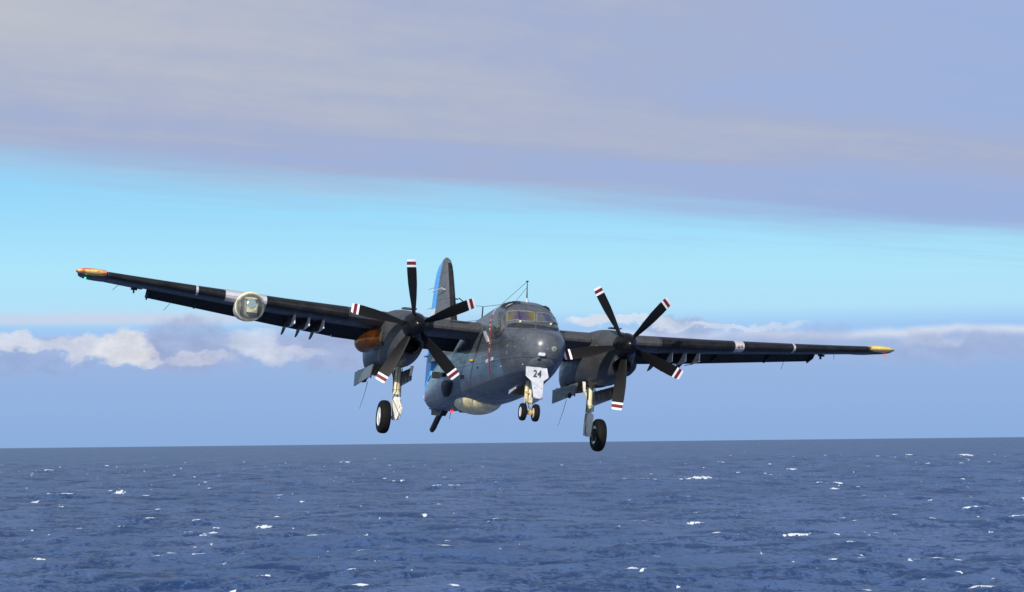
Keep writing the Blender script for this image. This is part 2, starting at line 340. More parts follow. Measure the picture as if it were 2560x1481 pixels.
# ------------------------------------------------------------------ sea
def ocean_tile(N, L, wind, wdir, lmin, lmax, seed, hs):
    rng = np.random.RandomState(seed)
    k1 = np.fft.fftfreq(N, 1.0 / N) * 2 * np.pi / L
    KX, KY = np.meshgrid(k1, k1, indexing='ij'); K = np.sqrt(KX**2 + KY**2); K[0, 0] = 1
    Lw = wind**2 / 9.81
    cosf = (KX * wdir[0] + KY * wdir[1]) / K
    P = np.exp(-1.0 / (K * Lw)**2) / K**4 * (0.12 + 0.88 * cosf**2)
    P *= (K < 2 * np.pi / lmin) & (K > 2 * np.pi / lmax); P[0, 0] = 0
    H = (rng.randn(N, N) + 1j * rng.randn(N, N)) * np.sqrt(P)
    h = np.fft.ifft2(H).real; sc = hs / 4.0 / h.std(); h *= sc; H = H * sc
    Dx = np.fft.ifft2(-1j * KX / K * H).real; Dy = np.fft.ifft2(-1j * KY / K * H).real
    Jxx = np.fft.ifft2(KX * KX / K * H).real; Jyy = np.fft.ifft2(KY * KY / K * H).real; Jxy = np.fft.ifft2(KX * KY / K * H).real
    lam = 1.0
    J = (1 - lam * Jxx) * (1 - lam * Jyy) - (lam * Jxy)**2
    return dict(N=N, L=L, h=h, dx=Dx, dy=Dy, J=J)
def samp(T, key, x, y):
    N, L, A = T['N'], T['L'], T[key]
    fx = (x / L * N) % N; fy = (y / L * N) % N
    i = np.floor(fx).astype(int); j = np.floor(fy).astype(int); a = fx - i; b = fy - j
    i %= N; j %= N; i2 = (i + 1) % N; j2 = (j + 1) % N
    return A[i, j] * (1 - a) * (1 - b) + A[i2, j] * a * (1 - b) + A[i, j2] * (1 - a) * b + A[i2, j2] * a * b

WD = (0.35, -0.94)
T1 = ocean_tile(1024, 730.0, 10.0, WD, 2.0, 140.0, 3, 2.3)
T2 = ocean_tile(512, 113.0, 6.0, (0.2, -0.98), 0.6, 9.0, 8, 0.5)
NR, NC = 900, 900
# distances: fine close by, ever coarser outwards
uu = np.linspace(0, 1, NR)
dmin = 235.0
dd = dmin / (1 - uu * (1 - math.sqrt(dmin / 2600.0)))**2
far = np.geomspace(2620.0, 95000.0, 70)
dd = np.concatenate([dd, far])
aa = np.linspace(-0.29, 0.29, NC)
D, A = np.meshgrid(dd, aa, indexing='ij')
X0 = np.sin(A) * D; Y0 = np.cos(A) * D
fade = np.clip((6000 - D) / 4500, 0, 1)
fade2 = np.clip((900 - D) / 600, 0, 1)
swell = 0.25 * np.sin((X0 * 0.31 + Y0 * 0.95) / 15.0 + 0.6 * np.sin(X0 / 70))
hh = samp(T1, 'h', X0, Y0) * fade + samp(T2, 'h', X0, Y0) * fade2 + swell * fade
XX = X0 + samp(T1, 'dx', X0, Y0) * fade * 0.8
YY = Y0 + samp(T1, 'dy', X0, Y0) * fade * 0.8
J = samp(T1, 'J', X0, Y0)
foam = np.clip((np.quantile(T1['J'], 0.004) + 0.05 - J) / 0.10, 0, 1)
foam *= np.clip((9000 - D) / 6000, 0, 1)
# breaking crests: individual white horses at their places on the water
def caps(px, py, wpx, hpx, pw=1.0):
    d = Vector(fw) + rt * ((px - CX) / FPX) - up * ((py - CY) / FPX)
    tt = -EYE / d.z; x0, y0 = d.x * tt, d.y * tt; dist = math.hypot(x0, y0)
    ww = wpx / FPX * dist * 0.5; hgt = hpx / FPX * dist
    return x0, y0, ww, hgt, pw
CAPS = [caps(*c) for c in [
    (1582, 1438, 62, 12), (1612, 1446, 30, 10), (95, 1402, 72, 9), (668, 1455, 46, 10), (598, 1473, 48, 6), (925, 1474, 90, 6),
    (360, 1404, 66, 3), (1990, 1342, 110, 8), (1938, 1335, 26, 7), (1738, 1318, 62, 6), (660, 1321, 70, 5), (528, 1336, 78, 4), (540, 1324, 30, 3),
    (825, 1206, 52, 5), (1010, 1206, 34, 4), (1750, 1199, 90, 5), (2272, 1202, 44, 4), (2150, 1386, 18, 12), (2200, 1388, 36, 4), (1330, 1435, 20, 3), (2090, 1342, 20, 3),
    (2190, 1338, 36, 4), (2165, 1344, 30, 3), (1230, 1308, 26, 5), (1300, 1333, 30, 3), (695, 1292, 26, 4), (300, 1235, 34, 3), (88, 1260, 22, 3), (120, 1357, 34, 6),
    (2086, 1214, 30, 4), (2090, 1227, 26, 3), (2340, 1216, 24, 3), (2400, 1139, 32, 3), (2245, 1145, 16, 2), (1975, 1175, 32, 3), (1480, 1235, 30, 3), (1600, 1365, 28, 4),
    (2400, 1437, 22, 6), (2270, 1418, 30, 4), (2540, 1311, 30, 4), (940, 1405, 40, 2), (1665, 1316, 14, 3), (1835, 1342, 22, 5), (2090, 1313, 18, 3), (490, 1370, 20, 3),
    (220, 1400, 40, 4), (150, 1170, 12, 3), (1990, 1420, 14, 5), (1440, 1410, 12, 4), (2560, 1255, 26, 3), (1060, 1290, 30, 3), (1295, 1355, 10, 3)]]
rngc = np.random.RandomState(11)
for _ in range(300):
    y_ = 1125 + 350 * rngc.rand()**1.15; x_ = -60 + 2680 * rngc.rand(); s_c = 0.35 + (y_ - 1100) / 380
    if rngc.rand() < 0.30 or True:
        CAPS.append(caps(x_, y_, (5 + 20 * rngc.rand()**2.4) * s_c, (1.0 + 1.8 * rngc.rand()) * s_c, 0.3 + 0.5 * rngc.rand()))
ridge = np.zeros_like(hh); fo = np.zeros_like(hh)
for (cx, cy, ww, hg, pw) in CAPS:
    dist = math.hypot(cx, cy)
    ri = np.searchsorted(dd, [dist - 40 - dist * 0.03, dist + 40 + dist * 0.03]); ac = math.atan2(cx, cy); aw = (ww * 2.2 + 4) / dist
    ci = np.searchsorted(aa, [ac - aw, ac + aw])
    if ci[1] <= ci[0] or ri[1] <= ri[0]: continue
    s = (slice(ri[0], ri[1]), slice(ci[0], ci[1]))
    xx = X0[s] - cx; yy = Y0[s] - cy
    ph = cx * 0.37
    bend = 0.9 * np.sin(xx / max(ww, .6) * 1.7 + ph) * min(hg * 2, 2.5) + 0.35 * np.sin(xx * 2.1 + ph * 3)
    depth = max(hg * 2.2, dist * dist / (EYE * 2400.0) * 0.45)
    e = np.exp(-(xx / ww)**2 * 1.2)
    kn = rngc.rand(64); ragg = np.interp((xx / ww * 9.0 + 32) % 63, np.arange(64), kn)
    kn2 = rngc.rand(64); ragg = 0.6 * ragg + 0.4 * np.interp((xx / ww * 23.0 + 32) % 63, np.arange(64), kn2)
    dep = depth * (0.25 + 1.25 * ragg)
    r_ = e * np.exp(-((yy - bend) / depth)**2) * (0.6 + 0.4 * ragg)
    ridge[s] = np.maximum(ridge[s], r_ * hg * 0.75 * np.clip(1800 / dist, 0, 1))
    fr = np.exp(-(xx / ww)**2 * 1.1) * np.exp(-((yy - bend + depth * 0.35) / dep)**2) * (0.35 + 0.95 * ragg)
    tr = np.exp(-((xx - ww * .7) / (ww * 1.2))**2) * np.exp(-((yy - bend + depth * 1.9) / (depth * 1.3))**2) * 0.42
    fo[s] = np.maximum(fo[s], np.clip(np.maximum(fr * 1.45, tr) - 0.22, 0, 1) * pw)
hh = hh + ridge
foam = np.maximum(foam * 0.75, fo)
nr, nc = hh.shape
V = np.stack([XX, YY, hh], -1).reshape(-1, 3)
idx = np.arange(nr * nc).reshape(nr, nc)
F = np.stack([idx[:-1, :-1], idx[:-1, 1:], idx[1:, 1:], idx[1:, :-1]], -1).reshape(-1, 4)
# calm sheet carrying the water on in every direction
ringr = [0.0, 30, 80, 160, 320, 640, 1300, 2600, 6000, 20000, 95000]
rv = [(0, 0, -4.0)]; rf = []
NS = 64
for r_ in ringr[1:]:
    for k in range(NS):
        a_ = 2 * math.pi * k / NS; rv.append((r_ * math.sin(a_), r_ * math.cos(a_), -4.0 if r_ < 50000 else -4.0))
b0 = len(V)
for k in range(NS): rf.append((0, 1 + (k + 1) % NS, 1 + k, 1 + k))
for q in range(len(ringr) - 2):
    for k in range(NS):
        a0 = 1 + q * NS + k; a1 = 1 + q * NS + (k + 1) % NS; rf.append((a0, a1, a1 + NS, a0 + NS))
me = bpy.data.meshes.new('sea')
tri = [(a + b0, b + b0, c + b0) for a, b, c, d in rf[:NS]]; quad = np.array([(a + b0, b + b0, c + b0, d + b0) for a, b, c, d in rf[NS:]])
Vall = np.concatenate([V, np.array(rv, float)])
loops = np.concatenate([F.ravel(), quad.ravel(), np.array(tri).ravel()])
sizes = np.concatenate([np.full(len(F) + len(quad), 4), np.full(len(tri), 3)])
starts = np.concatenate([[0], np.cumsum(sizes)[:-1]])
me.vertices.add(len(Vall)); me.vertices.foreach_set('co', Vall.astype(np.float32).ravel())
me.loops.add(len(loops)); me.loops.foreach_set('vertex_index', loops.astype(np.int32))
me.polygons.add(len(sizes)); me.polygons.foreach_set('loop_start', starts.astype(np.int32)); me.polygons.foreach_set('loop_total', sizes.astype(np.int32))
me.polygons.foreach_set('use_smooth', np.ones(len(sizes), bool))
me.update(calc_edges=True); me.validate()
fa = me.attributes.new('foam', 'FLOAT', 'POINT')
fa.data.foreach_set('value', np.concatenate([foam.ravel(), np.zeros(len(rv))]).astype(np.float32))
sea = bpy.data.objects.new('sea', me); COL.objects.link(sea); sea['kind'] = 'structure'; sea['label'] = 'dark blue choppy sea with scattered white crests out to the horizon'
m, g, p, o = newmat('sea_water'); m.node_tree.nodes.remove(p)
pos = g.n('ShaderNodeNewGeometry').outputs['Position']; sx, sy, sz = g.sep(pos)
at = g.n('ShaderNodeAttribute'); at.attribute_name = 'foam'
fn = g.noise(g.xyz(sx, g.m('MULTIPLY', sy, 0.20), 0.0), 0.8, 7.0, 0.75)
fm = g.ss(g.m('ADD', at.outputs['Fac'], g.m('MULTIPLY', g.m('SUBTRACT', fn, 0.5), 2.0)), 0.44, 0.62)
fm = g.m('MULTIPLY', fm, g.ss(at.outputs['Fac'], 0.02, 0.2))
fl = g.noise(g.xyz(g.m('MULTIPLY', sx, 0.55), g.m('MULTIPLY', sy, 0.10), 3.0), 1.0, 5.0, 0.68)
fleck = g.m('MULTIPLY', g.ss(fl, 0.705, 0.755), g.ss(g.m('MULTIPLY', sy, 0.001), 9.0, 2.0, 0.0, 0.6))
fm = g.m('MAXIMUM', fm, fleck)
pat = g.noise(g.xyz(g.m('MULTIPLY', sx, 0.02), g.m('MULTIPLY', sy, 0.004), 6.0), 1.0, 4.0, 0.6)
body = g.mix(g.ss(pat, 0.35, 0.65), (0.056, 0.106, 0.235, 1), (0.084, 0.134, 0.275, 1))
q1 = g.noise(g.xyz(g.m('MULTIPLY', sx, 0.70), g.m('MULTIPLY', sy, 0.40), 11.0), 1.0, 6.0, 0.78)
q2 = g.noise(g.xyz(g.m('MULTIPLY', sx, 0.05), g.m('MULTIPLY', sy, 0.085), 4.0), 1.0, 5.0, 0.7)
q3 = g.noise(g.xyz(g.m('MULTIPLY', sx, 0.035), g.m('MULTIPLY', sy, 0.045), 8.0), 1.0, 9.0, 0.9)
dk = g.ss(g.m('ADD', g.m('MULTIPLY', q1, 0.30), g.m('ADD', g.m('MULTIPLY', q2, 0.25), g.m('MULTIPLY', q3, 0.45))), 0.49, 0.53)
body = g.mix(g.m('MULTIPLY', dk, 0.85), body, (0.006, 0.028, 0.105, 1))  # dark dashes of wave shading mixed into the water colour
cc = g.mix(fm, body, (0.80, 0.84, 0.88, 1))
b1 = g.noise(g.xyz(sx, g.m('MULTIPLY', sy, 0.8), sz), 0.9, 6.0, 0.62)
b2 = g.noise(g.xyz(g.m('MULTIPLY', sx, 0.16), g.m('MULTIPLY', sy, 0.14), 1.0), 1.0, 5.0, 0.6)
hb = g.m('ADD', g.m('MULTIPLY', b1, 0.42), g.m('MULTIPLY', b2, 1.8))
bp = g.n('ShaderNodeBump'); bp.inputs['Strength'].default_value = 0.9; bp.inputs['Distance'].default_value = 1.0
g.link(hb, bp.inputs['Height'])
df = g.n('ShaderNodeBsdfDiffuse'); g.link(cc, df.inputs[0]); g.link(bp.outputs[0], df.inputs['Normal'])
gl = g.n('ShaderNodeBsdfGlossy'); gl.inputs['Roughness'].default_value = 0.22; g.link(bp.outputs[0], gl.inputs['Normal'])
fr = g.n('ShaderNodeFresnel'); fr.inputs[0].default_value = 1.33; g.link(bp.outputs[0], fr.inputs['Normal'])
fac = g.m('MULTIPLY', g.m('MINIMUM', fr.outputs[0], 0.34), g.m('SUBTRACT', 1.0, fm))   # steep facets hide the grazing mirror
ms_ = g.n('ShaderNodeMixShader'); g.link(fac, ms_.inputs[0]); g.link(df.outputs[0], ms_.inputs[1]); g.link(gl.outputs[0], ms_.inputs[2]); g.link(ms_.outputs[0], o.inputs[0])
me.materials.append(m)

# ------------------------------------------------------------------ mesh helpers
def mk(name, verts, faces, mat, parent=None, smooth=True, sharp=None):
    me = bpy.data.meshes.new(name); me.from_pydata([tuple(v) for v in verts], [], faces); me.update()
    bm = bmesh.new(); bm.from_mesh(me); bmesh.ops.remove_doubles(bm, verts=bm.verts, dist=1e-5)
    bmesh.ops.recalc_face_normals(bm, faces=bm.faces); bm.to_mesh(me); bm.free()
    for p_ in me.polygons: p_.use_smooth = smooth
    if smooth: me.set_sharp_from_angle(angle=rad(sharp or 40))
    me.materials.append(M[mat] if isinstance(mat, str) else mat)
    o = bpy.data.objects.new(name, me); COL.objects.link(o)
    if parent is not None: o.parent = parent
    return o
class MB:
    def __init__(s): s.v = []; s.f = []
    def add(s, v, f):
        b = len(s.v); s.v += [Vector(q) for q in v]; s.f += [tuple(i + b for i in q) for q in f]; return s
    def rings(s, R, cap=True):
        n = len(R[0]); v = [q for r in R for q in r]; f = []
        for i in range(len(R) - 1):
            for k in range(n): f.append((i * n + k, i * n + (k + 1) % n, (i + 1) * n + (k + 1) % n, (i + 1) * n + k))
        if cap: f += [tuple(range(n))[::-1], tuple((len(R) - 1) * n + k for k in range(n))]
        return s.add(v, f)
    def tube(s, pts, r, n=12, cap=True):
        pts = [Vector(q) for q in pts]; rr = r if isinstance(r, (list, tuple)) else [r] * len(pts)
        R = []; prev = None
        for i, q in enumerate(pts):
            d = (pts[min(i + 1, len(pts) - 1)] - pts[max(i - 1, 0)]).normalized()
            if prev is None: a = d.orthogonal().normalized()
            else:
                a = prev - d * prev.dot(d); a.normalize()
            prev = a; b = d.cross(a)
            R.append([q + (a * math.cos(2 * math.pi * k / n) + b * math.sin(2 * math.pi * k / n)) * rr[i] for k in range(n)])
        return s.rings(R, cap)
    def box(s, c, sz, rot=None):
        c = Vector(c); q = rot or Matrix.Identity(3)
        v = [c + q @ Vector((sz[0] / 2 * i, sz[1] / 2 * j, sz[2] / 2 * k)) for i in (-1, 1) for j in (-1, 1) for k in (-1, 1)]
        return s.add(v, [(0, 1, 3, 2), (4, 6, 7, 5), (0, 4, 5, 1), (2, 3, 7, 6), (0, 2, 6, 4), (1, 5, 7, 3)])
    def prism(s, poly, off):
        n = len(poly); off = Vector(off); a = [Vector(q) for q in poly]; b = [q + off for q in a]
        return s.add(a + b, [tuple(range(n))[::-1], tuple(range(n, 2 * n))] + [(i, (i + 1) % n, n + (i + 1) % n, n + i) for i in range(n)])
    def ball(s, c, r, n=16, m=10, sc=(1, 1, 1)):
        c = Vector(c); R = []
        for i in range(m + 1):
            th = math.pi * i / m; R.append([c + Vector((math.sin(th) * math.cos(2 * math.pi * k / n) * sc[0], math.sin(th) * math.sin(2 * math.pi * k / n) * sc[1], math.cos(th) * sc[2])) * r for k in range(n)])
        return s.rings(R, False)
    def lathe(s, prof, o, axis, n=32, cap=True):
        """prof: (distance along axis, radius)"""
        o = Vector(o); ax = Vector(axis).normalized(); a = ax.orthogonal().normalized(); b = ax.cross(a)
        R = [[o + ax * t_ + (a * math.cos(2 * math.pi * k / n) + b * math.sin(2 * math.pi * k / n)) * max(r, 1e-4) for k in range(n)] for t_, r in prof]
        return s.rings(R, cap)
    def make(s, name, mat, parent=None, smooth=True, sharp=None): return mk(name, s.v, s.f, mat, parent, smooth, sharp)
def lerp_tab(tab, y):
    if y <= tab[0][0]: return tab[0][1:]
    for a, b in zip(tab, tab[1:]):
        if y <= b[0]:
            i = tab.index(a); pa = tab[max(i - 1, 0)]; nb = tab[min(i + 2, len(tab) - 1)]
            t_ = (y - a[0]) / (b[0] - a[0]); out = []
            for q in range(1, len(a)):
                h = b[0] - a[0]
                m0 = (b[q] - pa[q]) / max(b[0] - pa[0], 1e-6) * h; m1 = (nb[q] - a[q]) / max(nb[0] - a[0], 1e-6) * h
                d = b[q] - a[q]                       # monotone limiter
                if d * m0 <= 0: m0 = 0
                if d * m1 <= 0: m1 = 0
                m0 = max(-3 * abs(d), min(3 * abs(d), m0)); m1 = max(-3 * abs(d), min(3 * abs(d), m1))
                out.append((2*t_**3 - 3*t_**2 + 1) * a[q] + (t_**3 - 2*t_**2 + t_) * m0 + (-2*t_**3 + 3*t_**2) * b[q] + (t_**3 - t_**2) * m1)
            return out
    return tab[-1][1:]

# ------------------------------------------------------------------ aircraft frame: X to its left wing, Y aft, Z up, origin on the thrust line at the nose
cy_, sy_ = math.cos(rad(14.363)), math.sin(rad(14.363)); cp_, sp_ = math.cos(rad(-0.86)), math.sin(rad(-0.86)); cr_, sr_ = math.cos(rad(5.289)), math.sin(rad(5.289))
ROT = Matrix(((cy_, -sy_, 0), (sy_, cy_, 0), (0, 0, 1))) @ Matrix(((1, 0, 0), (0, cp_, -sp_), (0, sp_, cp_))) @ Matrix(((cr_, 0, sr_), (0, 1, 0), (-sr_, 0, cr_)))
LOC = Vector((0.89546, 58.2, 2.735 + EYE))
air = bpy.data.objects.new('patrol_aircraft', None); COL.objects.link(air)
air.matrix_world = Matrix.Translation(LOC) @ ROT.to_4x4()
air['label'] = 'dark grey twin turboprop patrol aircraft flying low over the sea with its wheels down'
air['category'] = 'aircraft'
RI = ROT.transposed(); CO = RI @ (Vector((0, 0, EYE)) - LOC)
def ray(px, py): return (RI @ (fw + rt * ((px - CX) / FPX) - up * ((py - CY) / FPX))).normalized()
def at(px, py, axis, val):
    d = ray(px, py); return CO + d * ((val - CO[axis]) / d[axis])

# ------------------------------------------------------------------ fuselage
FT = [  # y, half width, top, bottom, height of greatest width, upper exponent, lower exponent
    (0.00, 0.03, -0.42, -0.50, -0.46, 2.0, 2.0), (0.03, 0.17, -0.29, -0.63, -0.46, 2.0, 2.0), (0.12, 0.32, -0.15, -0.79, -0.45, 2.0, 2.0), (0.30, 0.47, -0.04, -0.95, -0.43, 2.1, 2.0),
    (0.60, 0.60, 0.05, -1.12, -0.38, 2.2, 2.1), (0.95, 0.67, 0.10, -1.24, -0.33, 2.3, 2.1), (1.12, 0.695, 0.14, -1.29, -0.30, 2.3, 2.1), (1.30, 0.71, 0.30, -1.34, -0.28, 2.35, 2.1),
    (1.60, 0.725, 0.53, -1.40, -0.24, 2.7, 2.15), (1.95, 0.735, 0.73, -1.46, -0.2, 3.1, 2.2), (2.4, 0.745, 0.84, -1.52, -0.2, 3.2, 2.2), (3.0, 0.755, 0.87, -1.58, -0.25, 3.1, 2.2),
    (4.5, 0.77, 0.80, -1.67, -0.35, 2.6, 2.2), (7.0, 0.76, 0.62, -1.72, -0.55, 2.1, 2.2), (8.5, 0.70, 0.45, -1.72, -0.75, 1.9, 2.1), (10.0, 0.56, 0.25, -1.70, -0.90, 1.6, 2.1),
    (11.5, 0.40, 0.0, -1.64, -1.05, 1.35, 2.0), (12.6, 0.26, -0.35, -1.55, -1.15, 1.3, 2.0), (13.15, 0.15, -0.92, -1.40, -1.17, 1.6, 2.0), (13.28, 0.06, -1.08, -1.24, -1.18, 2.0, 2.0)]
def fus_ring(y, n=96, k=1.0, dtop=0.0, zfloor=None):
    hw, zt, zb, zm, eu, elo = lerp_tab(FT, y); zt -= dtop; hw *= k
    if zfloor is not None: zb = zfloor
    R = []
    for i in range(n):
        a = 2 * math.pi * i / n; c, s = math.cos(a), math.sin(a)
        e = eu if s >= 0 else elo; h = (zt - zm) if s >= 0 else (zm - zb)
        R.append(Vector((hw * math.copysign(abs(c) ** (2 / e), c), y, zm + h * math.copysign(abs(s) ** (2 / e), s))))
    return R
ys = [0.0, 0.012, 0.03, 0.06, 0.1, 0.15, 0.21, 0.28, 0.36, 0.45, 0.55, 0.66, 0.78, 0.9, 1.0] + [1.08 + 0.07 * i for i in range(30)] + [3.25 + 0.25 * i for i in range(38)] + [12.7, 12.85, 13.0, 13.1, 13.18, 13.24, 13.28]
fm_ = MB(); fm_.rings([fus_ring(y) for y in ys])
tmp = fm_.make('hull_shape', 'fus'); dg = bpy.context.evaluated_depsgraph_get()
def bvh_of(o):
    b = bmesh.new(); b.from_mesh(o.data); t_ = BVHTree.FromBMesh(b); b.free(); return t_
HULL = bvh_of(tmp)

def px2(X, Y): return (1150 + X / 5.8333, 700 + Y / 5.8333)      # measured on an enlarged view of the cockpit
def px1(X, Y): return (860 + X / 2.7514, 600 + Y / 2.7514)
def smooth_poly(pts, n=6, closed=True):
    out = []; N = len(pts)
    for i in range(N):
        p0, p1, p2, p3 = pts[i - 1], pts[i], pts[(i + 1) % N], pts[(i + 2) % N]
        for k in range(n):
            t_ = k / n
            out.append(tuple(0.5 * (2 * p1[j] + (p2[j] - p0[j]) * t_ + (2 * p0[j] - 5 * p1[j] + 4 * p2[j] - p3[j]) * t_**2 + (3 * p1[j] - p0[j] - 3 * p2[j] + p3[j]) * t_**3) for j in (0, 1)))
    return out
def decal(name, poly, mat, tree, parent, off=0.006, thick=0.02, step=1.5, bulge=0.0, bw=8.0, o=None, smooth=True):
    """thin curved plate that follows the skin: outline seen from the front, dropped on the surface"""
    if o is None: proj = lambda x, y: tree.ray_cast(CO, ray(x, y))[:2]
    else: proj = o
    P = []
    for a, b in zip(poly, poly[1:] + poly[:1]):
        L = math.dist(a, b); k = max(1, int(L / step))
        P += [(a[0] + (b[0] - a[0]) * i / k, a[1] + (b[1] - a[1]) * i / k) for i in range(k)]
    nb = len(P); xs = [q[0] for q in P]; ys_ = [q[1] for q in P]
    def edged(q): return min((math.dist(q, e) for e in P))
    ins = []
    y = min(ys_) + step / 2
    while y < max(ys_):
        x = min(xs) + step / 2
        while x < max(xs):
            if edged((x, y)) > step * 0.55: ins.append((x, y))
            x += step
        y += step
    r = delaunay_2d_cdt([Vector(q) for q in P + ins], [], [list(range(nb))], 1, 1e-6)
    vv, ff = r[0], r[2]; top_ = []; bot = []
    for q in vv:
        h, nrm = proj(q.x, q.y)
        if h is None:
            nh = tree.find_nearest(at(q.x, q.y, 1, 2.0)); h, nrm = nh[0], nh[1]
        if nrm.dot(ray(q.x, q.y)) > 0 and o is None: nrm = -nrm
        e = off
        if bulge:
            e += bulge * math.sqrt(max(0, 1 - (1 - min(1, edged((q.x, q.y)) / bw))**2))
        top_.append(h + nrm * e); bot.append(h + nrm * (e - thick))
    n = len(vv); fs = [tuple(f) for f in ff] + [tuple(i + n for i in reversed(f)) for f in ff]
    ec = {}
    for f in ff:
        for i in range(len(f)):
            a, b = f[i], f[(i + 1) % len(f)]; ec[(a, b)] = 1
    for (a, b) in list(ec):
        if (b, a) not in ec: fs.append((b, a, a + n, b + n))
    ob = mk(name, top_ + bot, fs, mat, parent, smooth, 35)
    bm = bmesh.new(); bm.from_mesh(ob.data); left = set(bm.verts); isl = []
    while left:
        st_ = [left.pop()]; comp = set(st_)
        while st_:
            for e_ in st_.pop().link_edges:
                for v_ in e_.verts:
                    if v_ not in comp: comp.add(v_); left.discard(v_); st_.append(v_)
        isl.append(comp)
    if len(isl) > 1:
        isl.sort(key=len); bmesh.ops.delete(bm, geom=[v_ for c_ in isl[:-1] for v_ in c_], context='VERTS'); bm.to_mesh(ob.data)
    bm.free(); return ob

WL = [px2(*q) for q in [(692, 468), (730, 461), (850, 457), (980, 462), (1090, 478), (1094, 545), (1094, 606), (1020, 610), (940, 604), (870, 590), (800, 588), (735, 600), (690, 614)]]
WR = [px2(*q) for q in [(1120, 482), (1200, 484), (1270, 495), (1335, 524), (1385, 562), (1408, 600), (1420, 650), (1395, 640), (1300, 618), (1200, 612), (1120, 612)]]
SB = smooth_poly([px2(*q) for q in [(513, 830), (508, 700), (528, 560), (575, 472), (625, 480), (648, 570), (645, 680), (610, 785), (555, 832)]], 4)
RL = smooth_poly([px2(*q) for q in [(596, 404), (640, 350), (715, 308), (800, 294), (880, 302), (866, 330), (775, 378), (690, 428), (640, 415)]], 3)
RR = smooth_poly([px2(*q) for q in [(1196, 352), (1240, 364), (1295, 402), (1338, 455), (1326, 462), (1278, 415), (1230, 378)]], 3)
# cockpit space, window openings, nose-wheel bay: cut out of the solid hull
def cutter(poly, t0, t1, ypl=None):
    b = MB(); a0 = []; a1 = []
    for q in poly:
        if ypl:
            a0.append(at(q[0], q[1], 1, ypl[0])); a1.append(at(q[0], q[1], 1, ypl[1])); continue
        d = ray(*q); h = HULL.ray_cast(CO, d)[0]
        if h is None: h = HULL.find_nearest(at(q[0], q[1], 1, 2.0))[0]
        a0.append(h - d * t0); a1.append(h + d * t1)
    n = len(poly); b.add(a0 + a1, [tuple(range(n)), tuple(range(n, 2 * n))[::-1]] + [(i, n + i, n + (i + 1) % n, (i + 1) % n) for i in range(n)])
    return b.make('cut', 'inner', None, False)
cuts = []
cav = MB(); cav.rings([[Vector((v.x, v.y, max(v.z, -0.75))) for v in fus_ring(y, 48, 0.94, 0.05)] for y in (1.22, 1.3, 1.5, 1.75, 2.0, 2.4, 2.8, 3.1, 3.4)])
cuts.append(cav.make('cut', 'inner'))
for pl, a, b, yp in ((WL, 0, 0, (0.9, 1.85)), (WR, 0, 0, (0.9, 1.85)), (SB, .3, .3, None)): cuts.append(cutter(pl, a, b, yp))
bay = MB(); bay.box((0, 1.62, -1.5), (0.42, 1.60, 1.0)); cuts.append(bay.make('cut', 'well', None, False))
def boolean(o, cutters):
    for c in cutters:
        def vol(m_):
            bm = bmesh.new(); bm.from_mesh(m_); v_ = bm.calc_volume(); bm.free(); return v_
        v0 = vol(o.data); done = False
        for sv in ('MANIFOLD', 'EXACT', 'FAST'):
            md = o.modifiers.new('b', 'BOOLEAN'); md.operation = 'DIFFERENCE'; md.solver = sv; md.object = c
            md.material_mode = 'TRANSFER'
            dgl = bpy.context.evaluated_depsgraph_get(); dgl.update()
            nm = bpy.data.meshes.new_from_object(o.evaluated_get(dgl)); o.modifiers.clear()
            v1 = vol(nm)
            if len(nm.polygons) > 0.5 * len(o.data.polygons) and 0.5 * v0 < v1 < v0 - 1e-5: o.data = nm; done = True; break
        if not done: print('CUT FAILED', c.name, len(c.data.polygons))
        d_ = c.data; bpy.data.objects.remove(c); bpy.data.meshes.remove(d_)
boolean(tmp, cuts)
tmp.name = 'fuselage'; tmp.data.name = 'fuselage'; tmp.parent = air
tmp.data.set_sharp_from_angle(angle=rad(35))
fus = tmp
print('hull faces', len(fus.data.polygons), [m_.name for m_ in fus.data.materials])

def strip(name, pts, w, mat, parent, off=0.006, tree=HULL):
    L = [(x - w / 2, y) for x, y in pts]; R_ = [(x + w / 2, y) for x, y in pts]
    return decal(name, L + R_[::-1], mat, tree, parent, off, 0.006, 1.6)
def hull_pt(px, py, off=0.0, tree=HULL):
    d = ray(px, py); h = tree.ray_cast(CO, d)
    if h[0] is None: h = tree.find_nearest(at(px, py, 1, 2.0))
    n_ = h[1] if h[1].dot(d) < 0 else -h[1]
    return h[0] + n_ * off
# windscreen, side bubble, roof windows
wl = decal('windscreen_pane', WL, 'wind', HULL, air, 0.004, 0.012)
wr = decal('windscreen_pane', WR, 'wind', HULL, air, 0.004, 0.012)
sb = decal('side_window', SB, 'bubble', HULL, air, 0.0, 0.006, bulge=0.09, bw=10, step=1.2)
rl = decal('roof_window', RL, 'black', HULL, air, 0.012, 0.02)
MB().tube([hull_pt(*px2(*q), .012) for q in [(668, 398), (720, 370), (770, 352)]], [.006, .018, .006], 6).make('roof_glint', 'lite', rl)
rr = MB().tube([hull_pt(*px2(*q), .0) for q in [(1205, 362), (1250, 384), (1292, 414), (1325, 452)]], [.012, .045, .045, .012], 8).make('roof_window', 'black', air)
def outline(poly, w, name, mat, parent, off=0.008, closed=True, tree=HULL, n=6):
    pts = []
    src = poly + poly[:1] if closed else poly
    for a, b in zip(src, src[1:]):
        k = max(1, int(math.dist(a, b) / 2.0))
        for i in range(k):
            x, y = a[0] + (b[0] - a[0]) * i / k, a[1] + (b[1] - a[1]) * i / k
            d = ray(x, y); h = tree.ray_cast(CO, d)
            if h[0] is not None: pts.append(h[0] - d * 0.0 + (h[1] if h[1].dot(d) < 0 else -h[1]) * off)
    if closed: pts.append(pts[0])
    return MB().tube(pts, w, n, cap=not closed).make(name, mat, parent)
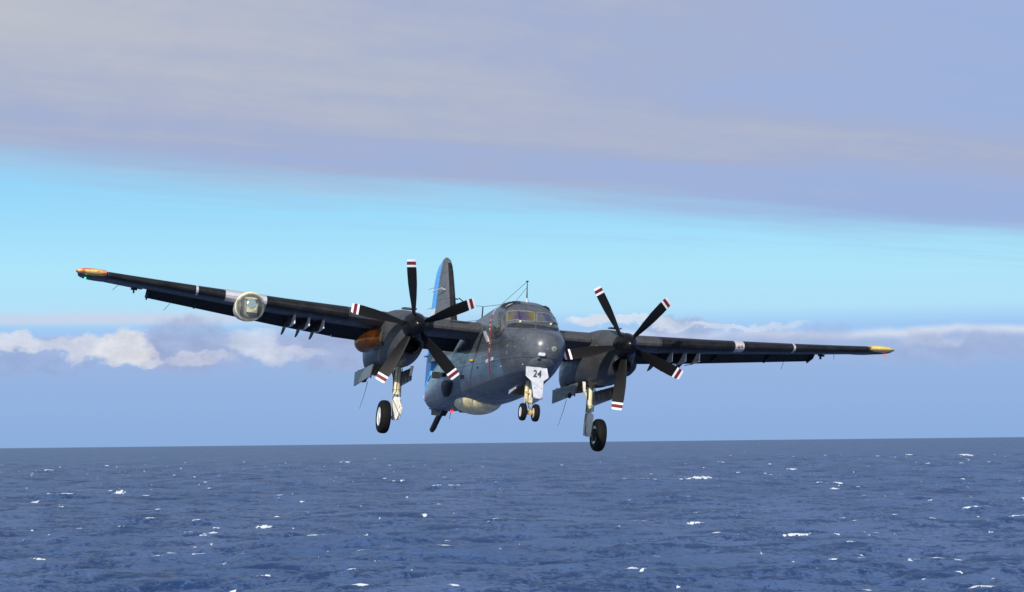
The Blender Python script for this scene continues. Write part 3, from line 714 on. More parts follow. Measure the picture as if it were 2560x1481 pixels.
fr1 = outline(WL, 0.012, 'frame', 'frame', wl); fr2 = outline(WR, 0.012, 'frame', 'frame', wr); outline(SB, 0.016, 'frame', 'fus', sb); outline(RL, 0.012, 'frame', 'fus', rl)
GL = [px2(*q) for q in [(680, 688), (700, 655), (745, 634), (805, 626), (900, 636), (1000, 644), (1098, 656), (1098, 700), (1000, 704), (880, 700), (780, 698)]]
GR = [px2(*q) for q in [(1112, 656), (1200, 672), (1320, 690), (1425, 708), (1434, 745), (1330, 738), (1200, 722), (1112, 708)]]
decal('anti_glare_panel', GL, 'glare', HULL, air, 0.004, 0.008); decal('anti_glare_panel', GR, 'glare', HULL, air, 0.004, 0.008)
for A_, B_, C_ in (((882, 622), (872, 540), (853, 462)), ((1318, 660), (1350, 640), (1392, 628))):
    wp = MB(); wp.tube([hull_pt(*px2(*A_), .03), hull_pt(*px2(*B_), .035), hull_pt(*px2(*C_), .02)], [0.014, 0.009, 0.006], 6)
    wo_ = wp.make('windscreen_wiper', 'black', air)
    MB().ball(hull_pt(*px2(*A_), .03), 0.035, 10, 6).make('pivot', 'cream', wo_)
# red warning ring with white lettering dashes
ring_px = [px2(*q) for q in [(560, 395), (505, 455), (470, 520), (447, 600), (438, 700), (436, 800), (434, 900), (430, 1000), (427, 1080), (428, 1180), (432, 1290), (440, 1360)]]
st = strip('warning_stripe', ring_px[2:], 2.7, 'red', air)
strip('stripe_mark', [px2(*q) for q in [(560, 392), (520, 430), (492, 470), (474, 510)]], 1.7, 'lite', air, 0.005)
rngd = np.random.RandomState(2)
for i, (yy) in enumerate([575, 590, 652, 668, 705, 712, 730, 880, 905, 925, 1000, 1015, 1030, 1050]):
    xx = np.interp(yy, [q for q in (520, 600, 700, 800, 900, 1000, 1080)], [470, 447, 438, 436, 434, 430, 427])
    a = px2(xx - 6, yy); b = px2(xx + 7, yy + 6)
    decal('stencil_letter', [(a[0], a[1]), (b[0], a[1]), (b[0], b[1]), (a[0], b[1])], 'white2', HULL, st, 0.009, 0.006, 1.0)
for x0 in (372, 448):
    for dy in (0, 24):
        yb = 1168 + dy - (x0 - 372) * 0.42
        decal('marking_bar', [px2(x0, yb + 6), px2(x0 + 34, yb - 10), px2(x0 + 36, yb + 6), px2(x0 + 2, yb + 22)], 'white2', HULL, air, 0.006, 0.006, 1.2)
# ajar vent / static plate
decal('antenna_fin', [px2(*q) for q in [(352, 742), (372, 750), (420, 850), (424, 905), (408, 915), (362, 800)]], 'lite', HULL, air, 0.03, 0.03, 1.5)
decal('handle_arch', [px1(806, 930), px1(824, 930), px1(824, 958), px1(819, 958), px1(818, 937), px1(811, 937), px1(810, 958), px1(806, 958)], 'black', HULL, air, 0.02, 0.02, 1.2)  # small dark arch built as a handle
def stud(name, px, py, r, mat, off=0.01, parent=air, tree=HULL, sc=(1, 1, 1)):
    return MB().ball(hull_pt(px, py, off, tree), r, 12, 8, sc).make(name, mat, parent)
stud('navigation_lamp', 1180, 902, 0.05, 'ylw', 0.02, sc=(1, 2.2, .7))
stud('static_port', 1194.5, 919, 0.025, 'black', 0.01); stud('static_port', 1197, 874.5, 0.02, 'black', 0.01)
stud('filler_cap', 1252, 916, 0.012, 'white2', .004); stud('filler_cap', 1307, 911, 0.012, 'white2', .004)
stud('red_cap', 1306, 897.5, 0.018, 'red', 0.01); 
for (x, y) in [(1268, 866), (1267, 884), (1270, 862), (1288, 867), (1267, 880), (1333, 851), (1310, 847), (1370, 872)]: stud('fastener_glint', x, y, 0.007, 'white2', 0.002)  # white dots; two on the nose top model its highlights as studs
# landing lamp, pitot bump, chin blister
lamp_c = hull_pt(1385, 873); 
ll = decal('nose_lamp', [(1385 + 7.6 * math.cos(a), 873 + 8.2 * math.sin(a)) for a in [2 * math.pi * k / 20 for k in range(20)]], 'well', HULL, air, 0.008, 0.012, 1.5)
decal('lens', [(1385 + 5.6 * math.cos(a), 873 + 6.2 * math.sin(a)) for a in [2 * math.pi * k / 20 for k in range(20)]], 'lens', HULL, ll, 0.016, 0.006, 1.3, bulge=0.008, bw=5)
stud('lamp_bulb', 1385, 873, 0.022, 'black', 0.012, ll)
wb = hull_pt(1353, 887)
b = MB(); b.rings([[wb + Vector((.085 * k * math.copysign(abs(math.cos(a)) ** .5, math.cos(a)) + .01, yy, .046 * k * math.copysign(abs(math.sin(a)) ** .5, math.sin(a)))) for a in [2 * math.pi * j / 20 for j in range(20)]] for yy, k in ((-.10, .75), (-.085, .95), (-.05, 1.0), (.15, 1.0))]); b.make('nose_scoop', 'doorw', air)
CHIN = smooth_poly([px2(*q) for q in [(985, 1235), (1030, 1175), (1120, 1132), (1220, 1130), (1320, 1170), (1385, 1240), (1395, 1300), (1300, 1330), (1130, 1300), (1000, 1275)]], 4)
ch = decal('chin_fairing', CHIN, 'fus', HULL, air, 0.002, 0.02, 1.5, bulge=0.035, bw=14)
chb = bvh_of(ch)
decal('camera_port', [(1348.5 + 5.0 * math.cos(a), 899.5 + 3.6 * math.sin(a)) for a in [2 * math.pi * k / 16 for k in range(16)]], 'black', chb, ch, 0.004, 0.006, 1.2)
stud('red_probe', 1358, 957, 0.03, 'red', 0.02)
# nose seams and gear-bay side door
bd = MB(); bd.prism([at(1276, 957, 0, -.26), at(1291, 949, 0, -.24), at(1288, 972, 0, -.30), at(1271, 986, 0, -.33)], (0.02, 0, 0)); bd.make('nose_bay_door', 'lite', air, False)
bd = MB(); bd.prism([Vector((0.215, 1.4, -1.34)), Vector((0.215, 2.5, -1.5)), Vector((0.30, 2.45, -1.75)), Vector((0.30, 1.35, -1.62))], (0.02, 0, 0)); bd.make('nose_bay_door', 'lite', air, False)

# belly radome
rb = MB(); R_ = []
for i in range(25):
    t_ = i / 24; y = 4.75 + 4.35 * t_; hw = 0.50 * (math.sin(math.pi * t_) ** 0.55) + 0.004; dp = 0.40 * (math.sin(math.pi * t_ ** 0.9) ** 0.6) + 0.004
    R_.append([Vector((hw * math.cos(a), y, -1.50 + dp * math.sin(a) * 0.98)) for a in [2 * math.pi * k / 32 for k in range(32)]])
rb.rings(R_).make('belly_radome', 'radome', air)

# tail end: magnetic boom ball, hook, blisters
b = MB(); b.lathe([(0, .001), (.02, .06), (.07, .105), (.14, .125), (.25, .13), (.5, .125)], (0, 13.62, -1.2), (0, -1, 0), 20); b.make('tail_boom_cap', 'doorw', air)
b = MB(); b.tube([(0, 11.2, -1.62), (0.0, 11.8, -1.86), (0.0, 12.3, -2.12), (-.0, 12.45, -2.2)], [0.075, 0.085, 0.085, 0.06], 10); hk = b.make('arrester_hook', 'black', air)
MB().tube([(-.07, 12.42, -2.16), (.07, 12.42, -2.16)], 0.05, 10).make('hook_shoe', 'black', hk)
b = MB(); b.prism([(-.09, 10.7, -1.60), (-.09, 12.4, -1.5), (-.09, 12.3, -1.75), (-.09, 11.2, -1.8)], (.18, 0, 0)); b.make('tail_bumper', 'under', air, False)
OV = smooth_poly([(1107.5, 962), (1110, 953.5), (1119, 951.5), (1129, 954.5), (1130, 966), (1127, 980), (1122, 991), (1114, 990), (1108.5, 978)], 3)
decal('black_side_oval', OV, 'black', HULL, air, 0.0, 0.03, 1.5, bulge=0.12, bw=9)  # black oval bulge on the aft hull side
b = MB(); q = hull_pt(1098, 939); b.box(q + Vector((-.10, 0, 0)), (.16, .3, .17)); b.make('sensor_box', 'black', air, False)
b = MB(); q = hull_pt(1112, 938); b.box(q + Vector((-.04, 0, 0)), (.12, .3, .10)); b.make('sensor_box', 'under', air, False)
b = MB(); q = at(1077, 991, 1, 12.95); b.box(q, (.13, .06, .035)); b.box(q + Vector((.0, 0, -.06)), (.05, .05, .1)); b.make('yellow_marker', 'ylw', air, False)
b = MB(); q = at(1077, 1022, 1, 12.8); b.ball(q, .05, 10, 6, (1.3, 1, .7)); b.tube([q, q + Vector((.09, -.05, .12))], .02, 6); b.make('tail_lamp', 'lite', air)
q = at(1129.5, 1028.5, 1, 9.6); bl = MB().ball(q, .042, 12, 8).make('beacon_lamp', 'redl', air)
MB().tube([q + Vector((0, 0, .16)), q], .03, 8).make('beacon_base', 'under', bl); MB().tube([q + Vector((-.03, 0, -.02)), q + Vector((-.05, 0, -.22))], .008, 5).make('whip_antenna', 'under', air)
MB().box(at(1157, 1029.5, 1, 8.6), (.17, .25, .05)).make('belly_antenna', 'black', air, False)

# ------------------------------------------------------------------ fin, rudder, tailplane
def slab(name, mat, parent, outline_yz, thick, n=9, le=None):
    """symmetrical section: outline rows (z, y_le, y_te, half thickness)"""
    R = []
    for z, y0, y1, ht in outline_yz:
        ring = []
        for k in range(n + 1):
            t_ = k / n; f = 1.0 * (2.969 * math.sqrt(t_) - 1.26 * t_ - 3.516 * t_**2 + 2.843 * t_**3 - 1.015 * t_**4) if thick == 'full' else (1 - 0.55 * t_ if thick == 'aft' else min(1, 1.35 * math.sqrt(max(t_, 0))))
            ring.append((y0 + (y1 - y0) * t_, ht * max(f, 0.02)))
        R.append([Vector((x_, y_, z)) for y_, x_ in ring] + [Vector((-x_, y_, z)) for y_, x_ in ring[::-1]])
    return MB().rings(R).make(name, mat, parent, True, 30)
def fy(tab, z):
    return np.interp(z, [a for a, _ in tab], [b for _, b in tab])
LEt = [(-.2, 9.6), (0.2, 9.9), (0.8, 10.45), (1.6, 10.95), (2.3, 11.35), (2.62, 11.6), (2.78, 11.85), (2.88, 12.15)]
HIt = [(-.6, 12.75), (0.4, 12.66), (1.5, 12.5), (2.5, 12.33), (2.88, 12.3)]
TEt = [(-1.08, 13.72), (0.0, 13.70), (1.4, 13.62), (2.2, 13.45), (2.5, 13.3), (2.7, 13.05), (2.82, 12.75), (2.88, 12.5)]
zs = [-.2, .2, .6, 1.0, 1.4, 1.8, 2.2, 2.5, 2.62, 2.72, 2.8, 2.85, 2.88]
fin = slab('tail_fin', 'fin', air, [(z, fy(LEt, z) + .02, fy(HIt, z), np.interp(z, [-.2, 1.0, 2.5, 2.8, 2.88], [.23, .18, .13, .10, .03])) for z in zs], 'fore')
zb_ = [.3, .8, 1.4, 2.0, 2.4, 2.6, 2.68]
lb = []
for z in zb_:
    y0 = fy(LEt, z); h = np.interp(z, [-.2, 1.0, 2.5, 2.8], [.23, .18, .13, .10])
    lb.append([Vector((h * min(1, 1.35 * math.sqrt(t_)) * s + s * .006, y0 - .012 + .0 + t_ * 0.9, z)) for s, t_ in [(1, .14), (1, .08), (1, .03), (1, .008), (1, 0.0), (-1, .0), (-1, .008), (-1, .03), (-1, .08), (-1, .14)]])
MB().rings(lb).make('deicing_boot', 'boot', fin)
def rud(name, mat, z0, z1, parent):
    zz = sorted(set([z0, z1] + [z for z in np.linspace(-1.08, 2.86, 24) if z0 < z < z1]))
    return slab(name, mat, parent, [(z, fy(HIt, z) + .02 if z > -.7 else 13.1, fy(TEt, z), np.interp(z, [-1.1, 0, 1.0, 2.5, 2.8, 2.88], [.10, .13, .12, .10, .07, .02])) for z in zz], 'aft')
rd = rud('rudder', 'blue', 1.44, 2.875, air); rd['label'] = 'rudder painted sky blue, white and sky blue in bands'
rud('white_band', 'flagw', 0.30, 1.436, rd); rud('blue_band', 'blue', -1.06, 0.296, rd)
MB().box((0, 13.4, .02), (.36, .3, .04)).make('rudder_hinge', 'blue', rd, False)
for z in (.7, 1.0, 1.3, 1.7, 2.0, 2.3): MB().box((-.125, fy(HIt, z) + .01, z), (.03, .06, .03)).make('hinge_bolt', 'under', fin, False)
for s in (-1, 1):
    q = at(1115, 724, 1, 11.6) if s < 0 else Vector((.16, 11.4, 1.62))
    b = MB(); b.tube([(s * .1, q.y, q.z), (s * .24, q.y - .03, q.z - .01)], .02, 8); b.tube([(s * .24, q.y - .1, q.z + .02), (s * .3, q.y + .85, q.z - .02)] if s < 0 else [(.24, 11.3, 1.64), (.42, 11.45, 1.56)], .016, 8)
    b.make('fin_aerial', 'doorw' if s < 0 else 'under', air)
for z, dy in ((2.1, .4), (1.5, .35)): MB().tube([(-.02, 13.6, z), (-.1, 13.6 + dy, z - .03)], .006, 5).make('static_wick', 'under', air)
for s in (-1, 1):
    R = []
    for t_ in np.linspace(0, 1, 8):
        x = s * (.12 + 4.07 * t_); z = .28 + .5 * t_; y0 = 11.35 + .45 * t_; c = 1.75 - .75 * t_; th = .15 - .08 * t_
        if t_ > .99: c *= .8; th *= .3
        R.append([Vector((x, y0 + c * q, z + th * f)) for q, f in ((0, 0), (.03, .45), (.12, .8), (.35, 1), (.7, .5), (1, .03), (.7, -.5), (.35, -1), (.12, -.8), (.03, -.45))])
    MB().rings(R).make('tailplane', 'wing', air)

# ------------------------------------------------------------------ wing
WT = [(0.0, 4.10, 7.0, 0.10, .24), (2.2, 4.10, 7.0, 0.12, .24), (4.15, 4.12, 6.98, 0.20, .235), (5.6, 4.27, 6.82, 0.285, .205), (8.0, 4.50, 6.52, 0.46, .15), (9.3, 4.62, 6.38, 0.56, .125), (10.3, 4.72, 6.26, 0.645, .105)]
PROF = [(1.0, .004, -.004), (.9, .13, -.07), (.75, .38, -.22), (.6, .65, -.40), (.45, .9, -.58), (.3, 1.06, -.72), (.18, 1.05, -.74), (.1, .88, -.66), (.05, .66, -.54), (.02, .43, -.38), (.006, .23, -.22), (0, 0, 0)]
INC = math.tan(rad(2.0))
def wing_pt(x, t_, f):
    """span station, chord fraction, thickness fraction -> point"""
    s = abs(x); a = np.array(WT); y0 = np.interp(s, a[:, 0], a[:, 1]); y1 = np.interp(s, a[:, 0], a[:, 2]); z = np.interp(s, a[:, 0], a[:, 3]); th = np.interp(s, a[:, 0], a[:, 4])
    y = y0 + (y1 - y0) * t_
    return Vector((x, y, z + .06 - (y - y0) * INC + th * f))
def prof_f(t_, side):
    P = PROF[::-1]; return np.interp(t_, [q[0] for q in P], [q[1 if side > 0 else 2] for q in P])
def wing_ring(x, t0, t1, grow=0.0, n=10):
    ts = [t0 + (t1 - t0) * (k / n) ** (1.9 if t0 == 0 else 1.0) for k in range(n + 1)]
    U = [wing_pt(x, t_, prof_f(t_, 1)) + Vector((0, 0, grow)) for t_ in ts[::-1]]; L = [wing_pt(x, t_, prof_f(t_, -1)) - Vector((0, 0, grow)) for t_ in ts]
    if t0 == 0 and grow: U[-1] += Vector((0, -grow, -grow)); L[0] += Vector((0, -grow, grow)); U = U[:-1] + [U[-1]]
    return U + (L[1:] if t0 == 0 else L)
def wing_piece(name, mat, parent, x0, x1, t0, t1, grow=0.0, k=None, hinge=0.0, n=10):
    m_ = k or max(2, int(abs(x1 - x0) / .5) + 1)
    R = [wing_ring(x, t0, t1, grow, n) for x in np.linspace(x0, x1, m_)]
    if hinge:
        a = R[0][n] if t0 else R[0][0]
        out = []
        for x, r in zip(np.linspace(x0, x1, m_), R):
            o_ = wing_pt(x, t0, prof_f(t0, -1)); out.append([o_ + Matrix.Rotation(-hinge, 3, 'X') @ (q - o_) for q in r])
        R = out
    return MB().rings(R).make(name, mat, parent, True, 30)
FLAP = rad(24); FT0 = .73
for s in (-1, 1):
    wing_piece('wing_centre_section', 'wing', air, s * 0.0 if s > 0 else -.001, s * 4.15, 0, FT0 - .01)
    ow = wing_piece('outer_wing', 'wing', air, s * 4.162, s * 9.3, 0, FT0 - .01)
    wing_piece('outer_panel', 'wing', ow, s * 9.3, s * 10.3, 0, 1.0)
    wing_piece('dark_leading_edge', 'boot', ow, s * 4.20 if s > 0 else -6.28, s * 10.28 if s > 0 else -4.20, 0, .115, .006)
    if s < 0: wing_piece('dark_leading_edge', 'boot', ow, -7.36, -10.28, 0, .115, .006)
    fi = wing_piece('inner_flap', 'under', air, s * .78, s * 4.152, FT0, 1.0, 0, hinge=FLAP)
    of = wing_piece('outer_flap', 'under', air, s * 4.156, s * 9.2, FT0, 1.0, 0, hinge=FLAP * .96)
    for x in (4.9, 6.4, 7.9, 9.15):
        a = wing_pt(s * x, .66, -.3); b = MB(); b.prism([a + Vector((-.02, 0, .05)), a + Vector((-.02, .55, -.02)), a + Vector((-.02, .62, -.22)), a + Vector((-.02, .2, -.12))], (.04, 0, 0)); b.make('flap_hinge', 'black', of, False)
    # white wrap marks on the leading edge
    wing_piece('stall_strip', 'lite', ow, s * 8.03, s * 8.09, 0, .12, .010, k=2)
    # tip cap
    R = []
    for i, t_ in enumerate(np.linspace(0, 1, 12)):
        e = math.sqrt(max(0, 1 - t_**3.2)); x = s * (10.31 + .75 * t_)
        r = wing_ring(s * 10.3, 0, 1.0, 0); c = Vector((0, 5.25, r[0].z + .0)); cz = wing_pt(s * 10.3, .3, .15).z
        R.append([Vector((x, 4.95 + (q.y - 4.95) * (e * .97 + .03), cz + .02 * t_ + (q.z - cz) * (e * .97 + .03))) for q in r])
    tp = MB().rings(R).make('wing_tip', 'wing', air)
    R2 = []
    for i, t_ in enumerate(np.linspace(-.02, 1.02, 12)):
        e = math.sqrt(max(0, 1 - abs((t_ - .35) / .69) ** 2.0)) * .97 + .03; x = s * (10.36 + .72 * t_)
        R2.append([Vector((x, 4.98 + (.38 * math.cos(a)) * e, wing_pt(s * 10.3, .3, .15).z + .035 + .02 * t_ + .105 * math.sin(a) * e)) for a in [2 * math.pi * k / 20 for k in range(20)]])
    MB().rings(R2).make('tip_fairing', 'tip', tp)
    MB().ball((s * 10.85, 4.95, wing_pt(s * 10.3, .3, 0).z - .10), .028, 10, 6).make('navigation_light', 'greenl' if s < 0 else 'redl', tp)
    # pylons
    for x in (4.72, 5.10, 5.48):
        r0 = wing_pt(s * x, .22, -.7); b = MB()
        zb = r0.z
        b.prism([(s * x - .010, 4.82, zb + .05), (s * x - .014, 4.78, zb - .24), (s * x - .014, 5.5, zb - .29), (s * x - .014, 5.15, zb - .12), (s * x - .010, 4.95, zb + .05)], (.028, 0, 0))
        py_ = b.make('store_pylon', 'pyl', air, False)  # pale triangle paints in the sunlit face of the pylon
        b = MB(); b.prism([(s * x - .012, 4.96, zb + .05), (s * x - .012, 5.17, zb - .12), (s * x - .012, 5.50, zb - .26), (s * x - .012, 6.1, zb - .16), (s * x - .012, 6.1, zb + .03)], (.024, 0, 0)); b.make('pylon_body', 'black', py_, False)  # rest of the pylon coloured black as its unlit part
        b = MB(); b.prism([(s * x - .02, 5.9, zb - .12), (s * x - .02, 6.5, zb - .08), (s * x - .02, 6.95, zb - .40), (s * x - .02, 6.7, zb - .36)], (.04, 0, 0)); b.make('ejector_rack', 'black', py_, False)
        b = MB(); b.tube([(s * x - .01, 5.45, zb - .28), (s * x - .10, 5.75, zb - .30)], .012, 6); b.make('sway_brace', 'pyl', py_)
    # wicks and hinge horns at the back
    for x, l in ((9.9, .28), (8.5, .5)):
        a = wing_pt(s * x, 1.0, 0) - Vector((0, 0, .17 if x < 9 else 0)); MB().tube([a, a + Vector((s * .12, l, -l * .4))], .006, 5).make('static_wick', 'under', ow)
    a = wing_pt(s * 9.5, .90, -.08); b = MB(); b.box(a + Vector((0, .05, -.03)), (.16, .1, .05)); b.box(a + Vector((0, .1, -.08)), (.04, .08, .1)); b.make('flap_actuator', 'black', ow, False)
    # pitot-like slot and fastener dots on the inner leading edge
    MB().tube([wing_pt(s * 1.55, .03, .62) + Vector((0, -.012, .006)), wing_pt(s * 1.05 if s > 0 else -1.05, .03, .62) + Vector((0, -.012, .006))], .012, 6).make('stall_slot', 'black', air)
    for x in np.linspace(1.0, 2.1, 6): MB().ball(wing_pt(s * x, .03, .35) + Vector((0, -.01, 0)), .014, 8, 6).make('panel_screw', 'ylw' if int(x * 10) % 2 else 'lite', air)
wing_piece('lamp_recess', 'lite', air, 6.32, 6.58, 0, .10, .010, k=3)
for dx_, dz_ in ((0, 0), (.09, .01)): MB().ball(wing_pt(6.40 + dx_, .0, 0) + Vector((0, -.01, .0 + dz_)), .035, 10, 6).make('wing_lamp', 'orange', air)

# searchlight pod on the starboard leading edge
wing_piece('searchlight_saddle', 'lite', air, -6.30, -7.34, 0, .13, .016)
SLc = at(624.5, 767, 1, 3.75)
pod = MB(); pod.lathe([(0, .345), (.25, .352), (.6, .33), (1.2, .26), (1.9, .15), (2.5, .02)], SLc, (0, 1, -.01), 40); pod = pod.make('searchlight_pod', 'drum', air)
MB().lathe([(-.012, .325), (-.004, .35), (.02, .374), (.06, .374), (.08, .34), (.0, .32), (-.012, .325)], SLc + Vector((0, -.03, 0)), (0, 1, 0), 40, False).make('clamp_ring', 'drum', pod)
dome = MB(); R = []
for i in range(13):
    a = math.pi / 2 * i / 12; R.append([SLc + Vector((.362 * math.cos(a) * math.cos(b_), -.04 - .362 * math.sin(a), .362 * math.cos(a) * math.sin(b_))) for b_ in [2 * math.pi * k / 40 for k in range(40)]])
dome.rings(R, False).make('glass_dome', 'clear', pod)
b = MB(); b.box(SLc + Vector((.03, -.14, -.05)), (.26, .2, .22)); b.box(SLc + Vector((0, -.1, .20)), (.30, .15, .04)); b.make('lamp_unit', 'drum', pod, False); b = MB(); b.tube([SLc + Vector((.33 * math.cos(a), -.06 - .10 * math.sin(a), .33 * math.sin(a))) for a in [rad(25 + 13 * k) for k in range(11)]], .036, 8); b.make('cream_arc', 'drum', pod)  # box unit, and a cream arc along the upper inside of the dome
MB().lathe([(0, .12), (.03, .13), (.05, .10), (.02, .02)], SLc + Vector((.0, -.26, .06)), (0, 1, 0), 24).make('reflector', 'mirror', pod)
for s in (-1, 1): MB().box(SLc + Vector((s * .22, -.08, -.02)), (.03, .12, .42)).make('yoke', 'under', pod, False)
MB().lathe([(0, .30), (.02, .33)], SLc + Vector((0, -.02, 0)), (0, -1, 0), 40).make('backplate', 'frame', pod)

# ------------------------------------------------------------------ engines
NT = [  # y, half width, top, bottom, mid, exponent
    (2.80, .31, .30, -.34, 0.0, 2.0), (2.95, .36, .33, -.55, -.02, 2.1), (3.25, .43, .38, -.76, -.08, 2.2), (3.8, .50, .46, -.90, -.15, 2.4), (4.6, .55, .52, -.97, -.18, 2.6), (5.6, .56, .50, -1.02, -.2, 2.6),
    (6.6, .50, .40, -1.06, -.25, 2.4), (7.4, .40, .25, -1.06, -.35, 2.2), (8.1, .25, .0, -.98, -.5, 2.0), (8.5, .10, -.25, -.85, -.6, 2.0), (8.6, .02, -.45, -.65, -.6, 2.0)]
def nac_ring(cx, y, n=48, k=1.0):
    hw, zt, zb, zm, e = lerp_tab(NT, y); R = []
    for i in range(n):
        a = 2 * math.pi * i / n; c, s = math.cos(a), math.sin(a); h = (zt - zm) if s >= 0 else (zm - zb)
        R.append(Vector((cx + hw * k * math.copysign(abs(c) ** (2 / e), c), y, zm + h * math.copysign(abs(s) ** (2 / e), s))))
    return R
NX = 2.77
blade_me = None
def blade_mesh():
    R = []
    for r, c, tw, th in ((.12, .13, 62, .11), (.25, .15, 58, .09), (.45, .23, 50, .06), (.75, .29, 40, .04), (1.05, .315, 32, .03), (1.35, .31, 27, .022), (1.55, .29, 24, .016), (1.64, .265, 23, .012), (1.665, .22, 22, .008)):
        a = rad(tw); ring = []
        for q, f in ((-.5, 0), (-.4, .6), (-.2, 1), (.1, .9), (.35, .45), (.5, 0), (.35, -.25), (.1, -.5), (-.2, -.55), (-.4, -.35)):
            u_, n_ = c * q, th * f * .5
            ring.append(Vector((u_ * math.cos(a) - n_ * math.sin(a), u_ * math.sin(a) + n_ * math.cos(a), r)))
        R.append(ring)
    return R
for s in (-1, 1):
    cx = s * NX
    yl = [2.80, 2.85, 2.9, 3.0, 3.12, 3.25, 3.4, 3.6, 3.8] + [4 + .25 * i for i in range(17)] + [8.2, 8.35, 8.5, 8.57, 8.6]
    nc_ = MB().rings([nac_ring(cx, y) for y in yl]).make('engine_nacelle', 'nac', air)
    NB = bvh_of(nc_)
    well = MB(); well.box((cx - s * .02, 5.75, -1.0), (.72, 2.5, .9))
    chin = MB(); chin.rings([[Vector((cx + .22 * math.cos(a), y, -.47 + .17 * math.sin(a) - (y - 2.8) * .1)) for a in [2 * math.pi * k / 24 for k in range(24)]] for y in (2.5, 3.6)])
    nc_.parent = None; bpy.context.view_layer.update()
    boolean(nc_, [well.make('cut', 'well', None, False), chin.make('cut', 'black')]); nc_.parent = air
    nc_.data.set_sharp_from_angle(angle=rad(35))
    # intake lip
    lip = []
    for k in range(28):
        a = 2 * math.pi * k / 28; lip.append(Vector((cx + .235 * math.cos(a), 2.86 + .12 * (1 - math.sin(a)) * .5, -.50 + .19 * math.sin(a))))
    MB().tube(lip + lip[:1], .028, 8, False).make('intake_lip', 'spin', nc_)
    # exhaust pipe, outboard side
    e = MB(); path = [(cx + s * .28, 4.05, -.26), (cx + s * .46, 4.35, -.27), (cx + s * .62, 4.62, -.28), (cx + s * .74, 4.92, -.31), (cx + s * .79, 5.28, -.37), (cx + s * .78, 5.28, -.37), (cx + s * .72, 4.92, -.31)]
    e.tube(path, [.20, .235, .255, .26, .25, .22, .20], 24)
    e.make('exhaust_pipe', 'copper' if s < 0 else 'black', nc_)  # port pipe coloured black for its shaded look, starboard one left copper
    MB().lathe([(0, .30), (.05, .29), (.1, .25)], (cx + s * .36, 4.22, -.27), (s * .7, .7, 0), 24).make('exhaust_collar', 'nac', nc_)
    # markings
    if s < 0:
        decal('panel_mark', [(966, 791), (970, 792), (970, 806), (965, 805)], 'orange', NB, nc_, 0.006, .006, 1.5)
        decal('panel_mark', [(987, 867), (992, 866), (1006, 876), (1004, 881)], 'orange', NB, nc_, 0.006, .006, 1.5)
    else:
        decal('panel_mark', [(1489, 863), (1494, 864), (1498, 883), (1494, 885)], 'orange', NB, nc_, 0.006, .006, 1.5)
        decal('panel_mark', [(1540, 932), (1560, 932), (1562, 940), (1550, 943), (1540, 939)], 'orange', NB, nc_, 0.006, .006, 1.5)
    # propeller
    pm = Matrix.Translation(Vector((cx, 2.62, 0)))
    pr = MB(); pr.lathe([(0, .31), (.03, .325), (.16, .325), (.18, .29)], (0, -.02, 0), (0, 1, 0), 40); pr = pr.make('propeller', 'spin', air); pr.location = (cx, 2.62, 0)
    if s < 0: pass
    spn = MB(); spn.lathe([(-.48, .002), (-.465, .06), (-.42, .12), (-.34, .19), (-.24, .25), (-.12, .295), (-.02, .318), (.0, .32)], (0, 0, 0), (0, 1, 0), 40); spn.make('spinner', 'spin', pr)
    if blade_me is None:
        bo = MB().rings(blade_mesh()).make('blade', 'blade', pr); blade_me = bo.data
    else:
        bo = bpy.data.objects.new('blade', blade_me); COL.objects.link(bo); bo.parent = pr
    a0 = (-3.6 - 4.2) if s < 0 else (-27.5 - 4.2)
    for k in range(5):
        o_ = bo
        if k:
            o_ = bo.copy(); COL.objects.link(o_); o_.parent = pr
        o_.location = (0, .07, 0); o_.rotation_euler = (0, rad(a0 + 72 * k), 0)
    # fuel dump pipe at the back, whip aerials
    b = MB(); b.tube([(cx + .05 * s, 8.0, -.78), (cx + .03 * s, 8.5, -.95), (cx, 8.9, -1.12), (cx - .02, 9.05, -1.12)], [.07, .06, .055, .055], 10); b.make('fuel_dump_pipe', 'black', nc_)
    MB().tube([(cx - .25, 7.1, -1.25), (cx - .30, 7.2, -1.6), (cx - .37, 7.35, -1.98)], [.007, .006, .004], 6).make('whip_aerial', 'under', nc_)
    # gear doors
    for d_ in (-1, 1):
        x = cx + d_ * .52; b = MB()
        out = d_ * .03
        b.prism([(x - .012, 5.12, -.90), (x - .012 + out, 5.30, -1.22), (x - .012 + out, 7.45, -1.38), (x - .012, 7.6, -1.0)], (.03, 0, 0))
        dr = b.make('main_gear_door', 'doorg', air, False)
        xi = x - d_ * .03
        b = MB()
        for yy in (5.45, 5.9, 6.4, 6.9, 7.3): b.box((xi, yy, -1.10), (.03, .04, .30))
        b.box((xi, 6.35, -1.02), (.03, 2.1, .03)); b.make('door_ribs', 'well', dr, False)
    # small nub on the door
    # main gear
    gx = s * 2.62; gy = 5.1
    b = MB(); b.tube([(gx, gy + .12, -.5), (gx, gy + .05, -.95), (gx, gy, -1.62)], [.085, .088, .085], 20)
    b.lathe([(0, .085), (.0, .105), (.06, .108), (.06, .085)], (gx, gy, -1.58), (0, 0, -1), 20)
    b.lathe([(0, .085), (.0, .10), (.04, .10), (.04, .085)], (gx, gy, -1.46), (0, 0, -1), 20)
    gear = b.make('main_landing_gear', 'cream', air)
    b = MB(); b.tube([(gx, gy, -1.55), (gx, gy, -1.76)], .058, 16); b.make('oleo_piston', 'steel', gear)
    b = MB(); b.prism([(gx - .10, gy - .09, -1.70), (gx + .09, gy - .09, -1.70), (gx + .10, gy - .10, -1.80), (gx + .07, gy - .10, -2.12), (gx + .06, gy - .08, -2.30), (gx - .04, gy - .08, -2.30), (gx - .07, gy - .10, -2.05), (gx - .10, gy - .10, -1.85)], (0, .16, 0)); b.make('axle_fork', 'gearw', gear, False)
